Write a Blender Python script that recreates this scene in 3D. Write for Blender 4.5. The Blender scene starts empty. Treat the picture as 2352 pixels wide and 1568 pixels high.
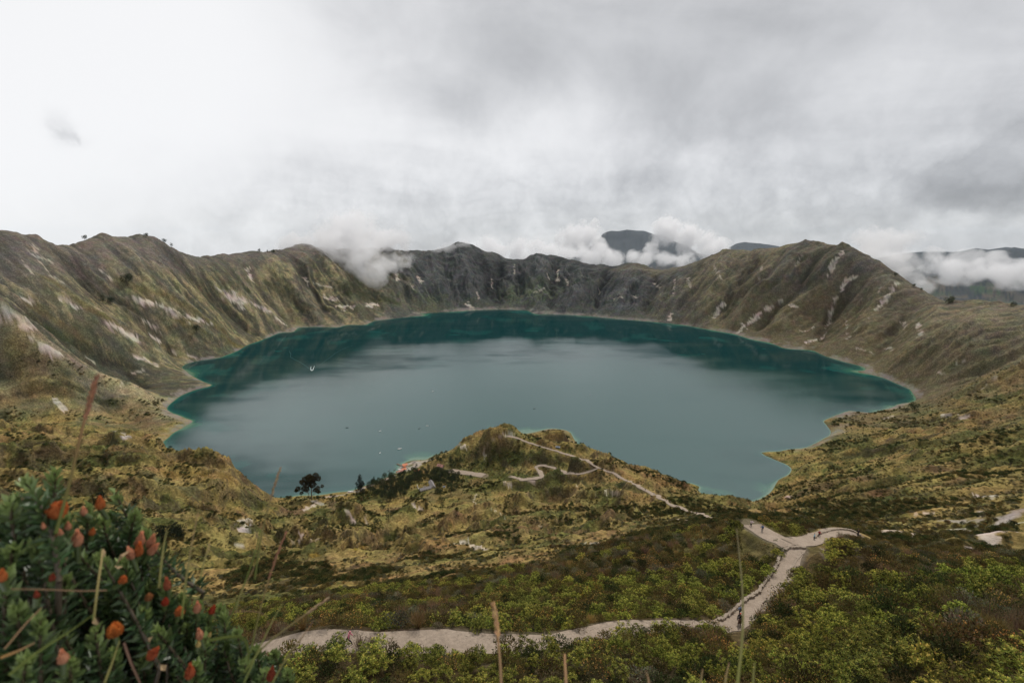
import bpy, bmesh, math, random
import numpy as np
from mathutils import Vector, Matrix, Euler

# ------------------------------------------------------------------ camera, sky, sun, exposure
S = bpy.context.scene
COL = S.collection
rad = math.radians
H0 = 340.0                     # eye height above the lake, metres
FPX, CX, CY = 1150.0, 1176.0, 784.0
PITCH = math.atan((CY - 545.0) / FPX)

cam_d = bpy.data.cameras.new("camera")
cam_d.sensor_width = 36.0
cam_d.lens = 36.0 * FPX / 2352.0
cam_d.clip_start = 0.05
cam_d.clip_end = 60000
cam_d.dof.use_dof = True
cam_d.dof.focus_distance = 250.0
cam_d.dof.aperture_fstop = 4.0
cam = bpy.data.objects.new("camera", cam_d)
COL.objects.link(cam)
cam.location = (0, 0, H0)
cam.rotation_euler = (rad(90) - PITCH, 0, 0)
S.camera = cam

S.view_settings.view_transform = 'Standard'
S.view_settings.look = 'None'
S.view_settings.exposure = 0.8
S.view_settings.gamma = 1.0
S.cycles.max_bounces = 8
S.cycles.diffuse_bounces = 2
S.cycles.glossy_bounces = 2
S.cycles.transparent_max_bounces = 6
S.cycles.volume_bounces = 6
S.cycles.volume_step_rate = 1.0
S.cycles.volume_max_steps = 128
S.cycles.use_denoising = True
S.cycles.caustics_reflective = False
S.cycles.caustics_refractive = False

SUN_EL, SUN_AZ = rad(52), rad(28)      # azimuth measured from +Y (view direction), left is negative
sd = Vector((math.sin(SUN_AZ) * math.cos(SUN_EL), math.cos(SUN_AZ) * math.cos(SUN_EL), math.sin(SUN_EL)))
sun_d = bpy.data.lights.new("sun", 'SUN')
sun_d.energy = 1.5
sun_d.angle = rad(10)
sun_d.color = (1.0, 0.95, 0.88)
sun = bpy.data.objects.new("sun", sun_d)
COL.objects.link(sun)
sun.location = (0, 0, 3000)
sun.rotation_euler = (-sd).to_track_quat('-Z', 'Y').to_euler()


def pix_dir(px, py):
    """direction in the world of a point of the picture (2352 x 1568 units)"""
    X = (np.asarray(px, float) - CX) / FPX
    Y = (CY - np.asarray(py, float)) / FPX
    c, s = math.cos(PITCH), math.sin(PITCH)
    return X, c + Y * s, -s + Y * c


class NT:
    """tiny node-tree writer"""
    def __init__(self, tree):
        self.t = tree
        tree.nodes.clear()

    def n(self, typ, **kw):
        nd = self.t.nodes.new(typ)
        ins = kw.pop('ins', {})
        for k, v in kw.items():
            setattr(nd, k, v)
        for k, v in ins.items():
            self.put(nd.inputs[k], v)
        return nd

    def put(self, sock, v):
        if isinstance(v, bpy.types.NodeSocket):
            self.t.links.new(v, sock)
        elif isinstance(v, bpy.types.Node):
            self.t.links.new(v.outputs[0], sock)
        else:
            sock.default_value = v

    def m(self, op, a, b=None, c=None, clamp=False):
        nd = self.t.nodes.new('ShaderNodeMath')
        nd.operation = op
        nd.use_clamp = clamp
        for i, v in enumerate((a, b, c)):
            if v is not None:
                self.put(nd.inputs[i], v)
        return nd.outputs[0]

    def v(self, op, a, b=None, out=0):
        nd = self.t.nodes.new('ShaderNodeVectorMath')
        nd.operation = op
        self.put(nd.inputs[0], a)
        if b is not None:
            self.put(nd.inputs[3] if op == 'SCALE' else nd.inputs[1], b)
        return nd.outputs[1] if op in ('DOT_PRODUCT', 'LENGTH', 'DISTANCE') else nd.outputs[out]

    def mix(self, f, a, b, blend='MIX'):
        nd = self.t.nodes.new('ShaderNodeMix')
        nd.data_type = 'RGBA'
        nd.blend_type = blend
        self.put(nd.inputs[0], f)
        self.put(nd.inputs[6], a)
        self.put(nd.inputs[7], b)
        return nd.outputs[2]

    def noise(self, vec, scale, detail=5, rough=0.55, typ='FBM', col=False, dist=0.0):
        nd = self.t.nodes.new('ShaderNodeTexNoise')
        nd.noise_type = typ
        if vec is not None:
            self.t.links.new(vec, nd.inputs['Vector'])
        nd.inputs['Scale'].default_value = scale
        nd.inputs['Detail'].default_value = detail
        nd.inputs['Roughness'].default_value = rough
        nd.inputs['Distortion'].default_value = dist
        return nd.outputs[1] if col else nd.outputs[0]

    def smooth(self, v, a, b, lo=0.0, hi=1.0):
        nd = self.t.nodes.new('ShaderNodeMapRange')
        nd.interpolation_type = 'SMOOTHSTEP'
        self.put(nd.inputs[0], v)
        nd.inputs[1].default_value = a
        nd.inputs[2].default_value = b
        nd.inputs[3].default_value = lo
        nd.inputs[4].default_value = hi
        return nd.outputs[0]


# --- sky: a clear-sky texture almost wholly covered by a cloud deck
world = bpy.data.worlds.new("World")
S.world = world
world.use_nodes = True
w = NT(world.node_tree)
wout = w.n('ShaderNodeOutputWorld')
sky = w.n('ShaderNodeTexSky', sky_type='NISHITA')
sky.sun_disc = False
sky.sun_elevation = SUN_EL
sky.sun_rotation = SUN_AZ
sky.altitude = 3800
tc = w.n('ShaderNodeTexCoord')
dirv = tc.outputs['Generated']
sep = w.n('ShaderNodeSeparateXYZ', ins={0: dirv})
wn1 = w.noise(dirv, 2.2, 4, 0.55, col=True)
wn2 = w.noise(dirv, 7.0, 6, 0.6, col=True)
warp = w.v('ADD', w.v('SCALE', w.v('SUBTRACT', wn1, (.5, .5, .5)), 0.16),
           w.v('SCALE', w.v('SUBTRACT', wn2, (.5, .5, .5)), 0.10))
dw = w.v('NORMALIZE', w.v('ADD', dirv, warp))
SKY_BASE = 0.47
# (px, py, angular radius in picture px, brightness change)
SKY_BLOBS = [
    (200, 200, 560, .17), (620, 300, 330, .12), (480, 40, 300, .10), (60, 440, 300, .09), (850, 400, 140, .07), (-200, 300, 500, .15),
    (150, 312, 27, -.15), (118, 298, 22, -.08), (208, 336, 14, -.05), (90, 280, 14, -.04),
    (1000, 70, 230, -.06), (1120, 190, 170, -.06), (1300, 60, 300, -.04), (1450, 250, 130, -.03),
    (1690, 240, 170, -.07), (1650, 330, 140, -.06), (1800, 170, 180, -.02), (1550, 230, 120, -.04),
    (1950, 60, 300, -.05), (2280, 30, 260, -.05),
    (1960, 285, 150, .09), (2200, 260, 170, .06), (1290, 300, 110, .11), (1190, 320, 70, .09), (1370, 380, 90, .07), (2040, 330, 120, .05),
    (2230, 430, 130, -.10), (2080, 430, 110, -.08), (2330, 470, 120, -.10), (2200, 495, 90, -.07), (1960, 470, 90, -.05),
    (2165, 545, 50, .17), (2290, 562, 60, .12), (2110, 550, 35, .08),
    (1560, 410, 130, .06), (1700, 420, 100, .04), (1250, 430, 110, .05), (1100, 440, 110, .05), (1040, 400, 60, .06),
    (790, 490, 150, -.10), (840, 560, 110, -.08), (480, 540, 260, -.10), (960, 520, 80, -.05), (1150, 510, 50, -.05), (900, 420, 60, .03),
    (200, 560, 200, -.06), (1580, 480, 60, .08), (1480, 500, 60, -.02), (1700, 530, 60, -.05), (1880, 520, 110, -.02),
    (1320, 490, 60, -.05), (1095, 548, 28, .12), (1130, 565, 24, .10), (2010, 380, 90, -.03), (1380, 560, 100, .03), (1480, 538, 40, .06),
]
acc = None
for (bx, by, br, amp) in SKY_BLOBS:
    X, Y, Z = pix_dir(bx, by)
    L = math.sqrt(X * X + Y * Y + Z * Z)
    r0 = br / FPX / L * 0.75
    k = 1.0 / (r0 * r0)
    dt = w.v('DOT_PRODUCT', dw, (X / L, Y / L, Z / L))
    g = w.m('EXPONENT', w.m('MULTIPLY_ADD', dt, k, -k))
    acc = w.m('MULTIPLY_ADD', g, amp, SKY_BASE if acc is None else acc)
# cloud relief: billows that flatten towards the horizon
zz = w.m('ADD', w.m('MAXIMUM', sep.outputs[2], 0.0), 0.30)
flat = w.n('ShaderNodeCombineXYZ', ins={0: w.m('DIVIDE', sep.outputs[0], zz), 1: w.m('DIVIDE', sep.outputs[1], zz),
                                      2: w.m('MULTIPLY', sep.outputs[2], 5.0)})
fl = flat.outputs[0]
b1 = w.noise(fl, 0.9, 8, 0.52, dist=0.9)
b2 = w.noise(dirv, 6.5, 9, 0.60, dist=0.5)
b3 = w.noise(dirv, 17.0, 8, 0.62, dist=0.4)
bw = w.v('ADD', dirv, w.v('SCALE', wn2, .12))
b4 = w.m('ABSOLUTE', w.m('MULTIPLY_ADD', w.noise(bw, 9.0, 5, 0.50), 2.0, -1.0))
b5 = w.m('ABSOLUTE', w.m('MULTIPLY_ADD', w.noise(bw, 23.0, 5, 0.52), 2.0, -1.0))
puff = w.m('ADD', w.m('MULTIPLY_ADD', b4, 0.26, -0.05), w.m('MULTIPLY_ADD', b5, 0.12, -0.025))
horz = w.smooth(sep.outputs[2], 0.05, 0.26, 1.0, 0.12)
low = w.smooth(sep.outputs[2], 0.02, 0.35, 1.0, 0.45)          # crisper billows towards the horizon
rel = w.m('ADD', w.m('MULTIPLY_ADD', b1, 0.46, -0.23), w.m('MULTIPLY', low, w.m('ADD', w.m('MULTIPLY_ADD', b2, 0.30, -0.15), w.m('MULTIPLY_ADD', b3, 0.14, -0.07))))
# less relief in the glare on the left
rel = w.m('ADD', rel, w.m('MULTIPLY', puff, horz))
glare = w.smooth(acc, 0.54, 0.72, 1.0, 0.25)
val = w.m('ADD', acc, w.m('MULTIPLY', rel, glare))
hi = w.smooth(val, 0.02, 0.84, 0.17, 0.545)
# one small grey rag of cloud in the bright part on the left
for (bx, by, br, amp) in [(148, 314, 20, .085), (122, 299, 16, .05), (176, 326, 12, .085), (98, 284, 12, .03)]:
    X, Y, Z = pix_dir(bx, by); L = math.sqrt(X * X + Y * Y + Z * Z)
    r0 = br / FPX / L * .62
    dt = w.v('DOT_PRODUCT', w.v('NORMALIZE', w.v('ADD', dirv, w.v('SCALE', w.v('SUBTRACT', w.noise(dirv, 34.0, 6, .65, col=True), (.5, .5, .5)), .045))), (X / L, Y / L, Z / L))
    hi = w.m('MULTIPLY_ADD', w.m('EXPONENT', w.m('MULTIPLY_ADD', dt, 1 / (r0 * r0), -1 / (r0 * r0))), -amp, hi)
ccol = w.mix(w.smooth(hi, 0.25, 0.6), (0.975, 0.985, 1.01, 1), (0.992, 0.992, 1.0, 1))
ccol = w.v('SCALE', ccol, hi)
bg1 = w.n('ShaderNodeBackground', ins={0: sky.outputs[0], 1: 0.1})
bg2 = w.n('ShaderNodeBackground', ins={0: ccol, 1: 1.0})
mx = w.n('ShaderNodeMixShader', ins={0: 0.97, 1: bg1.outputs[0], 2: bg2.outputs[0]})
w.t.links.new(mx.outputs[0], wout.inputs[0])

# ------------------------------------------------------------------ numpy noise
_rs = np.random.RandomState(7)
_PERM = _rs.permutation(4096).astype(np.int32)
_VAL = _rs.rand(4096).astype(np.float32)


def vnoise(x, y, seed=0):
    xi = np.floor(x).astype(np.int32); yi = np.floor(y).astype(np.int32)
    fx = (x - xi).astype(np.float32); fy = (y - yi).astype(np.float32)
    fx = fx * fx * fx * (fx * (fx * 6 - 15) + 10); fy = fy * fy * fy * (fy * (fy * 6 - 15) + 10)
    def h(a, b):
        return _VAL[_PERM[(_PERM[(a + seed * 131) & 4095] + b) & 4095]]
    v00 = h(xi, yi); v10 = h(xi + 1, yi); v01 = h(xi, yi + 1); v11 = h(xi + 1, yi + 1)
    a = v00 + (v10 - v00) * fx
    b = v01 + (v11 - v01) * fx
    return a + (b - a) * fy


def fbm(x, y, octv=5, seed=0, gain=0.5):
    s = 0; a = 1; n = 0
    for i in range(octv):
        s = s + a * vnoise(x, y, seed + i)
        n += a; a *= gain
        x, y = x * 1.94 + y * 0.53 + 17.3, y * 1.94 - x * 0.53 + 5.1
    return s / n                    # 0..1


def ridged(x, y, octv=4, seed=0, gain=0.5):
    s = 0; a = 1; n = 0
    for i in range(octv):
        v = 1 - np.abs(2 * vnoise(x, y, seed + i) - 1)
        s = s + a * v * v
        n += a; a *= gain
        x, y = x * 2.03 + 13.7, y * 2.03 + 7.9
    return s / n


def sstep(v, a, b):
    t = np.clip((v - a) / (b - a), 0, 1)
    return t * t * (3 - 2 * t)


def interp_pts(pts, key, val, q):
    a = sorted((p[key], p[val]) for p in pts)
    return np.interp(q, [p[0] for p in a], [p[1] for p in a])


# ------------------------------------------------------------------ where things stand
def from_drop(px, py, drop):
    X, Y, Z = pix_dir(px, py)
    k = drop / -Z
    return (X * k, Y * k, H0 - drop)


def from_range(px, py, hr):
    X, Y, Z = pix_dir(px, py)
    k = hr / np.hypot(X, Y)
    return (X * k, Y * k, H0 + Z * k)


SHORE = [(613, 1146), (600, 1146), (560, 1124), (500, 1088), (440, 1055), (385, 1028), (372, 1021), (387, 1005), (415, 985), (443, 968),
         (425, 960), (410, 953), (390, 945), (383, 937), (388, 930), (400, 920), (430, 902), (460, 892), (487, 886), (472, 878), (460, 873), (437, 860),
         (425, 850), (418, 842), (430, 835), (450, 830), (500, 823), (547, 805), (567, 793), (617, 775), (640, 765), (673, 763), (687, 752),
         (730, 751), (777, 752), (800, 746), (837, 747), (861, 737), (895, 733), (924, 730), (950, 727), (974, 725), (965, 720), (1024, 717), (1060, 715),
         (1091, 713), (1151, 711), (1211, 713), (1222, 719), (1234, 722), (1301, 723), (1361, 727), (1417, 733), (1484, 738), (1525, 742), (1568, 746),
         (1618, 755), (1685, 767), (1728, 780), (1768, 787), (1801, 800), (1830, 803), (1868, 805), (1895, 818), (1941, 832), (1985, 843), (1988, 850), (1962, 853),
         (1983, 857), (2035, 870), (2062, 882), (2088, 893), (2098, 905), (2105, 917), (2095, 923), (2065, 927), (2041, 938), (2001, 948), (1951, 943), (1921, 953),
         (1905, 960), (1891, 968), (1897, 974), (1901, 980), (1905, 1000), (1890, 1008), (1868, 1020), (1845, 1029), (1815, 1031), (1790, 1036), (1748, 1040), (1762, 1048),
         (1790, 1060), (1810, 1068), (1819, 1080), (1812, 1090), (1790, 1100), (1780, 1115), (1770, 1130), (1735, 1150), (1690, 1156), (1650, 1149),
         (1608, 1137), (1604, 1124), (1606, 1116), (1590, 1110), (1540, 1103), (1485, 1092), (1440, 1080), (1400, 1062), (1370, 1050), (1330, 1040), (1308, 1034), (1316, 1027), (1324, 1020),
         (1318, 1008), (1306, 990), (1265, 984), (1230, 992), (1200, 997), (1180, 990), (1155, 985), (1120, 995), (1090, 1012), (1060, 1026), (1040, 1036),
         (993, 1047), (983, 1055), (949, 1056), (930, 1062), (923, 1067), (917, 1078), (905, 1088), (888, 1096), (871, 1102), (836, 1116), (803, 1128),
         (771, 1130), (752, 1134), (720, 1138), (691, 1137), (649, 1143)]

SKYLINE = [(-500, 470, 1600), (-250, 490, 1600), (-100, 508, 1620), (0, 526, 1650), (50, 537, 1690), (88, 543, 1720), (125, 562, 1750), (148, 566, 1780), (177, 558, 1820), (200, 553, 1850), (217, 545, 1870),
           (233, 542, 1890), (253, 547, 1910), (307, 544, 1950), (333, 545, 1970), (370, 552, 2000), (393, 567, 2020), (417, 579, 2050), (443, 588, 2080), (483, 590, 2140),
           (540, 586, 2260), (580, 578, 2330), (630, 578, 2430), (660, 570, 2500), (693, 563, 2560), (733, 568, 2610), (800, 573, 2700), (850, 573, 2760), (897, 572, 2840), (921, 576, 2860), (971, 577, 2890),
           (1017, 573, 2920), (1051, 562, 2940), (1077, 563, 2930), (1101, 573, 2910), (1141, 584, 2880), (1167, 595, 2860), (1207, 597, 2840), (1231, 584, 2840), (1257, 589, 2790), (1301, 595, 2760), (1337, 607, 2730),
           (1411, 614, 2680), (1447, 607, 2670), (1474, 607, 2650), (1514, 622, 2600), (1567, 611, 2560), (1618, 593, 2500), (1665, 576, 2450), (1725, 577, 2380), (1798, 570, 2300), (1848, 559, 2250), (1881, 566, 2210), (1918, 568, 2170),
           (1933, 566, 2150), (1958, 576, 2120), (1988, 598, 2080), (2041, 620, 2020), (2068, 637, 1990), (2115, 665, 1930), (2168, 697, 1850), (2201, 697, 1830), (2261, 695, 1790), (2351, 703, 1700),
           (2450, 690, 1640), (2600, 670, 1600), (2900, 650, 1600)]

# terrain seen inside the crater: picture position and how far below the eye it lies
INNER = [
    # left wall and foot
    (0, 980, 290), (200, 990, 312), (0, 850, 230), (0, 700, 118), (200, 850, 272), (200, 700, 158), (350, 850, 312), (300, 950, 322), (330, 990, 333), (-250, 900, 230), (-250, 1000, 270),
    # headland on the left
    (0, 990, 230), (100, 1000, 236), (200, 1007, 240), (300, 1014, 246), (375, 1024, 256), (450, 1037, 262), (480, 1052, 266), (520, 1074, 272), (562, 1100, 280), (590, 1128, 296), (612, 1160, 318),
    (0, 1080, 222), (0, 1150, 205), (0, 1300, 140), (0, 1450, 85), (0, 1568, 58), (-200, 1300, 120), (-200, 1100, 190), (-300, 1568, 50),
    (150, 1080, 230), (300, 1100, 234), (430, 1100, 252), (500, 1130, 262), (560, 1170, 280), (300, 1200, 212), (150, 1200, 195), (420, 1200, 226), (500, 1215, 244), (550, 1222, 270), (600, 1215, 300),
    (300, 1300, 172), (150, 1350, 125), (300, 1400, 118), (300, 1568, 56), (420, 1300, 182), (450, 1400, 112), (450, 1480, 70), (480, 1568, 52),
    # left valley
    (650, 1160, 330), (700, 1150, 333), (760, 1145, 334), (840, 1130, 335), (672, 1185, 324), (720, 1190, 318), (620, 1225, 294), (700, 1232, 286), (800, 1225, 288), (850, 1217, 296),
    (578, 1240, 262), (600, 1262, 242), (700, 1262, 240), (548, 1308, 190), (625, 1293, 200), (719, 1278, 212), (813, 1264, 224), (625, 1283, 206), (730, 1266, 219), (836, 1253, 232),
    (560, 1330, 166), (640, 1318, 174), (730, 1300, 186), (820, 1285, 198), (650, 1350, 138), (560, 1380, 114), (650, 1390, 106), (600, 1440, 72), (560, 1490, 58), (600, 1540, 50),
    (850, 1160, 322), (900, 1190, 304), (930, 1230, 268), (880, 1240, 262), (860, 1290, 196), (850, 1330, 140), (760, 1340, 136), (760, 1390, 92), (700, 1440, 62), (650, 1480, 50.5), (700, 1475, 49.5), (700, 1568, 46.5),
    (850, 1380, 92), (850, 1420, 68), (850, 1452, 53), (850, 1476, 49.5), (850, 1568, 46),
    # meadow, hamlet, mid hills
    (950, 1070, 337), (1000, 1075, 336), (985, 1120, 326), (1040, 1120, 322), (1060, 1090, 330), (1100, 1086, 326), (930, 1110, 332), (870, 1130, 333), (1030, 1160, 308), (960, 1180, 302),
    (1000, 1200, 288), (1000, 1235, 246), (1000, 1275, 192), (1000, 1320, 128), (1000, 1360, 96), (1000, 1400, 76), (1000, 1450, 53), (1000, 1475, 49.5), (1000, 1568, 45.5),
    (1130, 1130, 306), (1130, 1180, 268), (1120, 1215, 232), (1080, 1250, 210), (1120, 1290, 150), (1130, 1330, 104), (1130, 1380, 84), (1130, 1440, 60), (1150, 1476, 51), (1150, 1568, 45),
    (1250, 1098, 318), (1250, 1130, 298), (1250, 1180, 260), (1250, 1215, 224), (1180, 1235, 208), (1250, 1262, 166), (1250, 1300, 104), (1250, 1340, 84), (1250, 1400, 68), (1290, 1470, 52), (1300, 1568, 45),
    (1350, 1120, 288), (1350, 1180, 245), (1350, 1215, 210), (1350, 1245, 162), (1350, 1275, 96), (1380, 1300, 84), (1380, 1360, 74), (1400, 1448, 54.5), (1450, 1568, 45.5),
    (1450, 1130, 265), (1450, 1170, 232), (1450, 1205, 196), (1450, 1232, 152), (1450, 1255, 92), (1480, 1275, 86), (1500, 1330, 77), (1500, 1400, 64), (1500, 1440, 56.5),
    (1540, 1190, 196), (1540, 1225, 130), (1580, 1240, 82), (1600, 1300, 77), (1600, 1370, 70), (1600, 1435, 60), (1620, 1500, 53), (1620, 1568, 46),
    # peninsula hill and ridge to the viewpoint
    (1160, 997, 286), (1130, 1006, 291), (1190, 1003, 289), (1230, 1015, 294), (1280, 1033, 297), (1330, 1050, 297), (1352, 1057, 295), (1375, 1073, 288), (1430, 1101, 268), (1480, 1125, 248), (1530, 1150, 228), (1570, 1168, 208), (1605, 1180, 188),
    (1640, 1190, 160), (1680, 1200, 122), (1105, 1020, 300), (1060, 1034, 313), (1010, 1050, 326), (1150, 1040, 307), (1150, 1072, 322), (1080, 1060, 325), (1210, 1050, 306), (1240, 1066, 312), (1235, 1090, 318), (1180, 1097, 320), (1300, 1075, 302), (1330, 1088, 296),
    (1265, 998, 311), (1300, 999, 314), (1222, 1010, 320), (1316, 1012, 326), (1250, 1018, 322), (1290, 1022, 328),
    (1440, 1092, 303), (1480, 1101, 304), (1540, 1108, 306), (1585, 1115, 316), (1520, 1128, 296), (1580, 1140, 300), (1620, 1160, 306), (1680, 1170, 316), (1740, 1165, 326),
    # viewpoint, junction and near path
    (1722, 1206, 73), (1700, 1214, 75), (1665, 1224, 78), (1750, 1222, 72), (1800, 1245, 72), (1822, 1254, 72), (1870, 1240, 76), (1920, 1220, 82), (1965, 1219, 86), (1968, 1228, 84), (1815, 1270, 71.5), (1800, 1300, 71), (1770, 1340, 70), (1735, 1380, 68), (1700, 1415, 66), (1700, 1300, 75), (1700, 1350, 71), (1660, 1390, 68), (1640, 1432, 61.5),
    (1720, 1440, 63), (1700, 1500, 54), (1720, 1568, 46), (1860, 1275, 66), (1900, 1268, 65), (1940, 1285, 66), (1880, 1310, 63), (1900, 1360, 60), (1850, 1420, 58), (1800, 1460, 56), (1800, 1568, 45.5),
    (2000, 1360, 58), (2000, 1450, 50.5), (2000, 1568, 42.5), (2200, 1330, 58), (2200, 1450, 46), (2200, 1568, 39), (2352, 1300, 60), (2352, 1450, 44), (2352, 1568, 36), (2550, 1450, 42), (2550, 1300, 60), (2050, 1300, 68),
    (2100, 1272, 76), (2200, 1272, 78), (2270, 1275, 80), (2180, 1190, 104), (2250, 1186, 108), (2260, 1225, 94), (2310, 1200, 88), (2340, 1168, 86), (2352, 1240, 76), (2030, 1262, 82), (2000, 1245, 92), (2100, 1225, 96),
    # right slopes
    (1735, 1192, 240), (1800, 1200, 190), (1850, 1195, 182), (1950, 1200, 150), (2040, 1200, 136), (1850, 1160, 224), (1850, 1120, 286), (1850, 1070, 322), (1940, 1150, 210), (2000, 1180, 166), (2000, 1100, 256), (1930, 1050, 305), (2000, 1010, 298), (1950, 990, 327), (2000, 965, 326),
    (2100, 955, 306), (2150, 1150, 158), (2150, 1050, 238), (2150, 985, 276), (2120, 930, 322), (2200, 900, 290), (2300, 1150, 124), (2300, 1050, 198), (2300, 950, 244), (2352, 900, 238), (2352, 830, 222), (2352, 760, 190), (2250, 800, 232), (2250, 860, 272), (2500, 1050, 170), (2500, 900, 200), (2500, 1150, 110),
    (2050, 1075, 262), (2400, 1180, 96), (2150, 800, 252), (2050, 760, 254), (2000, 700, 206), (1900, 700, 224),
]
# ground close to the eye, metres ahead / to the side / below the eye
NEAR = []
for a in range(-80, 81, 16):
    for (r, d) in ((0.5, 1.65), (1.2, 2.2), (3, 6.5), (8, 14), (16, 26), (28, 38), (38, 45)):
        NEAR.append((r * math.sin(rad(a)), r * math.cos(rad(a)), H0 - d * (1.0 if abs(a) < 50 else 0.92)))

pts = []
shore_xy = [from_drop(px, py, H0)[:2] for px, py in SHORE]
dense = []
for i in range(len(shore_xy)):
    a = np.array(shore_xy[i]); b = np.array(shore_xy[(i + 1) % len(shore_xy)])
    n = max(1, int(np.hypot(*(b - a)) / 28))
    for k in range(n):
        dense.append(tuple(a + (b - a) * k / n))
shore_np = np.array(dense)
for p in dense:
    pts.append((p[0], p[1], 0.0))
SHP = np.array(shore_xy)


def in_lake(x, y):
    c = np.zeros(np.shape(x), bool)
    n = len(SHP)
    for i in range(n):
        x1, y1 = SHP[i]; x2, y2 = SHP[(i + 1) % n]
        if y1 == y2:
            continue
        t = ((y1 > y) != (y2 > y)) & (x < (x2 - x1) * (y - y1) / (y2 - y1) + x1)
        c ^= t
    return c


gx, gy = np.meshgrid(np.arange(-1000, 1100, 55), np.arange(480, 2500, 55))
ins = in_lake(gx, gy)
for x, y in zip(gx[ins], gy[ins]):
    d = np.min(np.hypot(shore_np[:, 0] - x, shore_np[:, 1] - y))
    if d > 28:
        pts.append((x, y, -8 - min(d, 130) * 0.30))
for q in INNER:
    pts.append(from_drop(*q))
for k in range(len(SKYLINE) - 1):
    a = np.array(SKYLINE[k], float); b = np.array(SKYLINE[k + 1], float)
    n = max(1, int((b[0] - a[0]) / 26))
    for j in range(n):
        q = a + (b - a) * j / n
        x, y, z = from_range(*q)
        pts.append((x, y, z))
        for (f, dz) in ((1.05, 14), (1.13, 90), (1.35, 260), (1.8, 420)):
            if f > 1.2 and (j or k % 2):
                continue
            pts.append((x * f, y * f, z - dz - 0.1 * max(0, z - 300)))
pts += NEAR
P = np.array(pts)

# ------------------------------------------------------------------ base surface: r^1.5 radial basis through all points
NA = 1240
AZ = np.linspace(rad(-74), rad(74), NA)
ROWS = np.concatenate([np.geomspace(0.5, 45, 46, endpoint=False), np.geomspace(45, 300, 270, endpoint=False),
                       np.arange(300, 1100, 3.0), np.arange(1100, 3060, 5.0), np.geomspace(3060, 17000, 90)])
NR = len(ROWS)
LR = np.log(ROWS)


def solve_rbf(P):
    X = P[:, :2] / 1000.0
    n = len(X)
    D = np.hypot(X[:, None, 0] - X[None, :, 0], X[:, None, 1] - X[None, :, 1])
    A = np.zeros((n + 1, n + 1))
    A[:n, :n] = D ** 1.5 - np.eye(n) * 4e-6
    A[n, :n] = 1; A[:n, n] = 1
    rhs = np.zeros(n + 1); rhs[:n] = P[:, 2]
    s = np.linalg.solve(A, rhs)
    return X, s[:n], float(s[n])


RX, RW, RC = solve_rbf(P)


def eval_rbf(x, y):
    out = np.empty(x.size, np.float32)
    xf = x.ravel() / 1000; yf = y.ravel() / 1000
    for i in range(0, x.size, 8000):
        dx = xf[i:i + 8000, None] - RX[None, :, 0]; dy = yf[i:i + 8000, None] - RX[None, :, 1]
        r = np.sqrt(dx * dx + dy * dy)
        out[i:i + 8000] = (r * np.sqrt(r)) @ RW
    return (out + RC).reshape(x.shape)


ca = AZ[::3]; cr = ROWS[::3]
if cr[-1] != ROWS[-1]:
    cr = np.append(cr, ROWS[-1])
if ca[-1] != AZ[-1]:
    ca = np.append(ca, AZ[-1])
CR, CA = np.meshgrid(cr, ca, indexing='ij')
CZ = eval_rbf(CR * np.sin(CA), CR * np.cos(CA))


def resample(CZ, cr, ca, r, a):
    fi = np.interp(r, cr, np.arange(len(cr))); fj = np.interp(a, ca, np.arange(len(ca)))
    i = np.clip(fi.astype(int), 0, len(cr) - 2); j = np.clip(fj.astype(int), 0, len(ca) - 2)
    u = fi - i; v = fj - j
    return (CZ[i, j] * (1 - u) * (1 - v) + CZ[i + 1, j] * u * (1 - v) + CZ[i, j + 1] * (1 - u) * v + CZ[i + 1, j + 1] * u * v)


RR, AA = np.meshgrid(ROWS, AZ, indexing='ij')
GX = RR * np.sin(AA); GY = RR * np.cos(AA)
Z = resample(CZ, cr, ca, RR.ravel(), AA.ravel()).reshape(RR.shape).astype(np.float32)

# far country beyond the rim: valley floor, then hills
FAR_SKY = [(-900, 600), (900, 600), (1176, 596), (1330, 590), (1372, 552), (1386, 535), (1402, 530), (1425, 530), (1440, 527), (1462, 529), (1480, 530), (1500, 538), (1520, 541), (1545, 553), (1575, 562), (1605, 582), (1640, 588), (1690, 560), (1710, 556), (1745, 558), (1790, 566), (1830, 590), (2000, 596),
           (2070, 582), (2120, 579), (2200, 577), (2240, 570), (2270, 574), (2310, 568), (2352, 571), (2500, 566), (3200, 580)]
fx, fy, fz = pix_dir([p[0] for p in FAR_SKY], [p[1] for p in FAR_SKY])
far_top = np.interp(AZ, np.arctan2(fx, fy), fz / np.hypot(fx, fy))      # slope of the far skyline per azimuth
RF = 10500.0
crest = H0 + far_top * RF
floor = -300 + 120 * (fbm(GX / 1500, GY / 1500, 4, 50) - 0.5)
t = sstep(RR, 6300, RF)
far = floor + (crest[None, :] - floor) * t
far = np.where(RR > RF, crest[None, :] - (RR - RF) * 0.06, far)
far = far + (ridged(GX / 900, GY / 900, 4, 60) - 0.5) * 170 * sstep(RR, 5600, 7500) * (1 - sstep(RR, RF - 900, RF - 100))
far = far + (fbm(GX / 300, GY / 300, 4, 66) - 0.5) * 30
tf = sstep(RR, 3100, 5200)
Z = Z * (1 - tf) + np.maximum(far, -420) * tf

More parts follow.
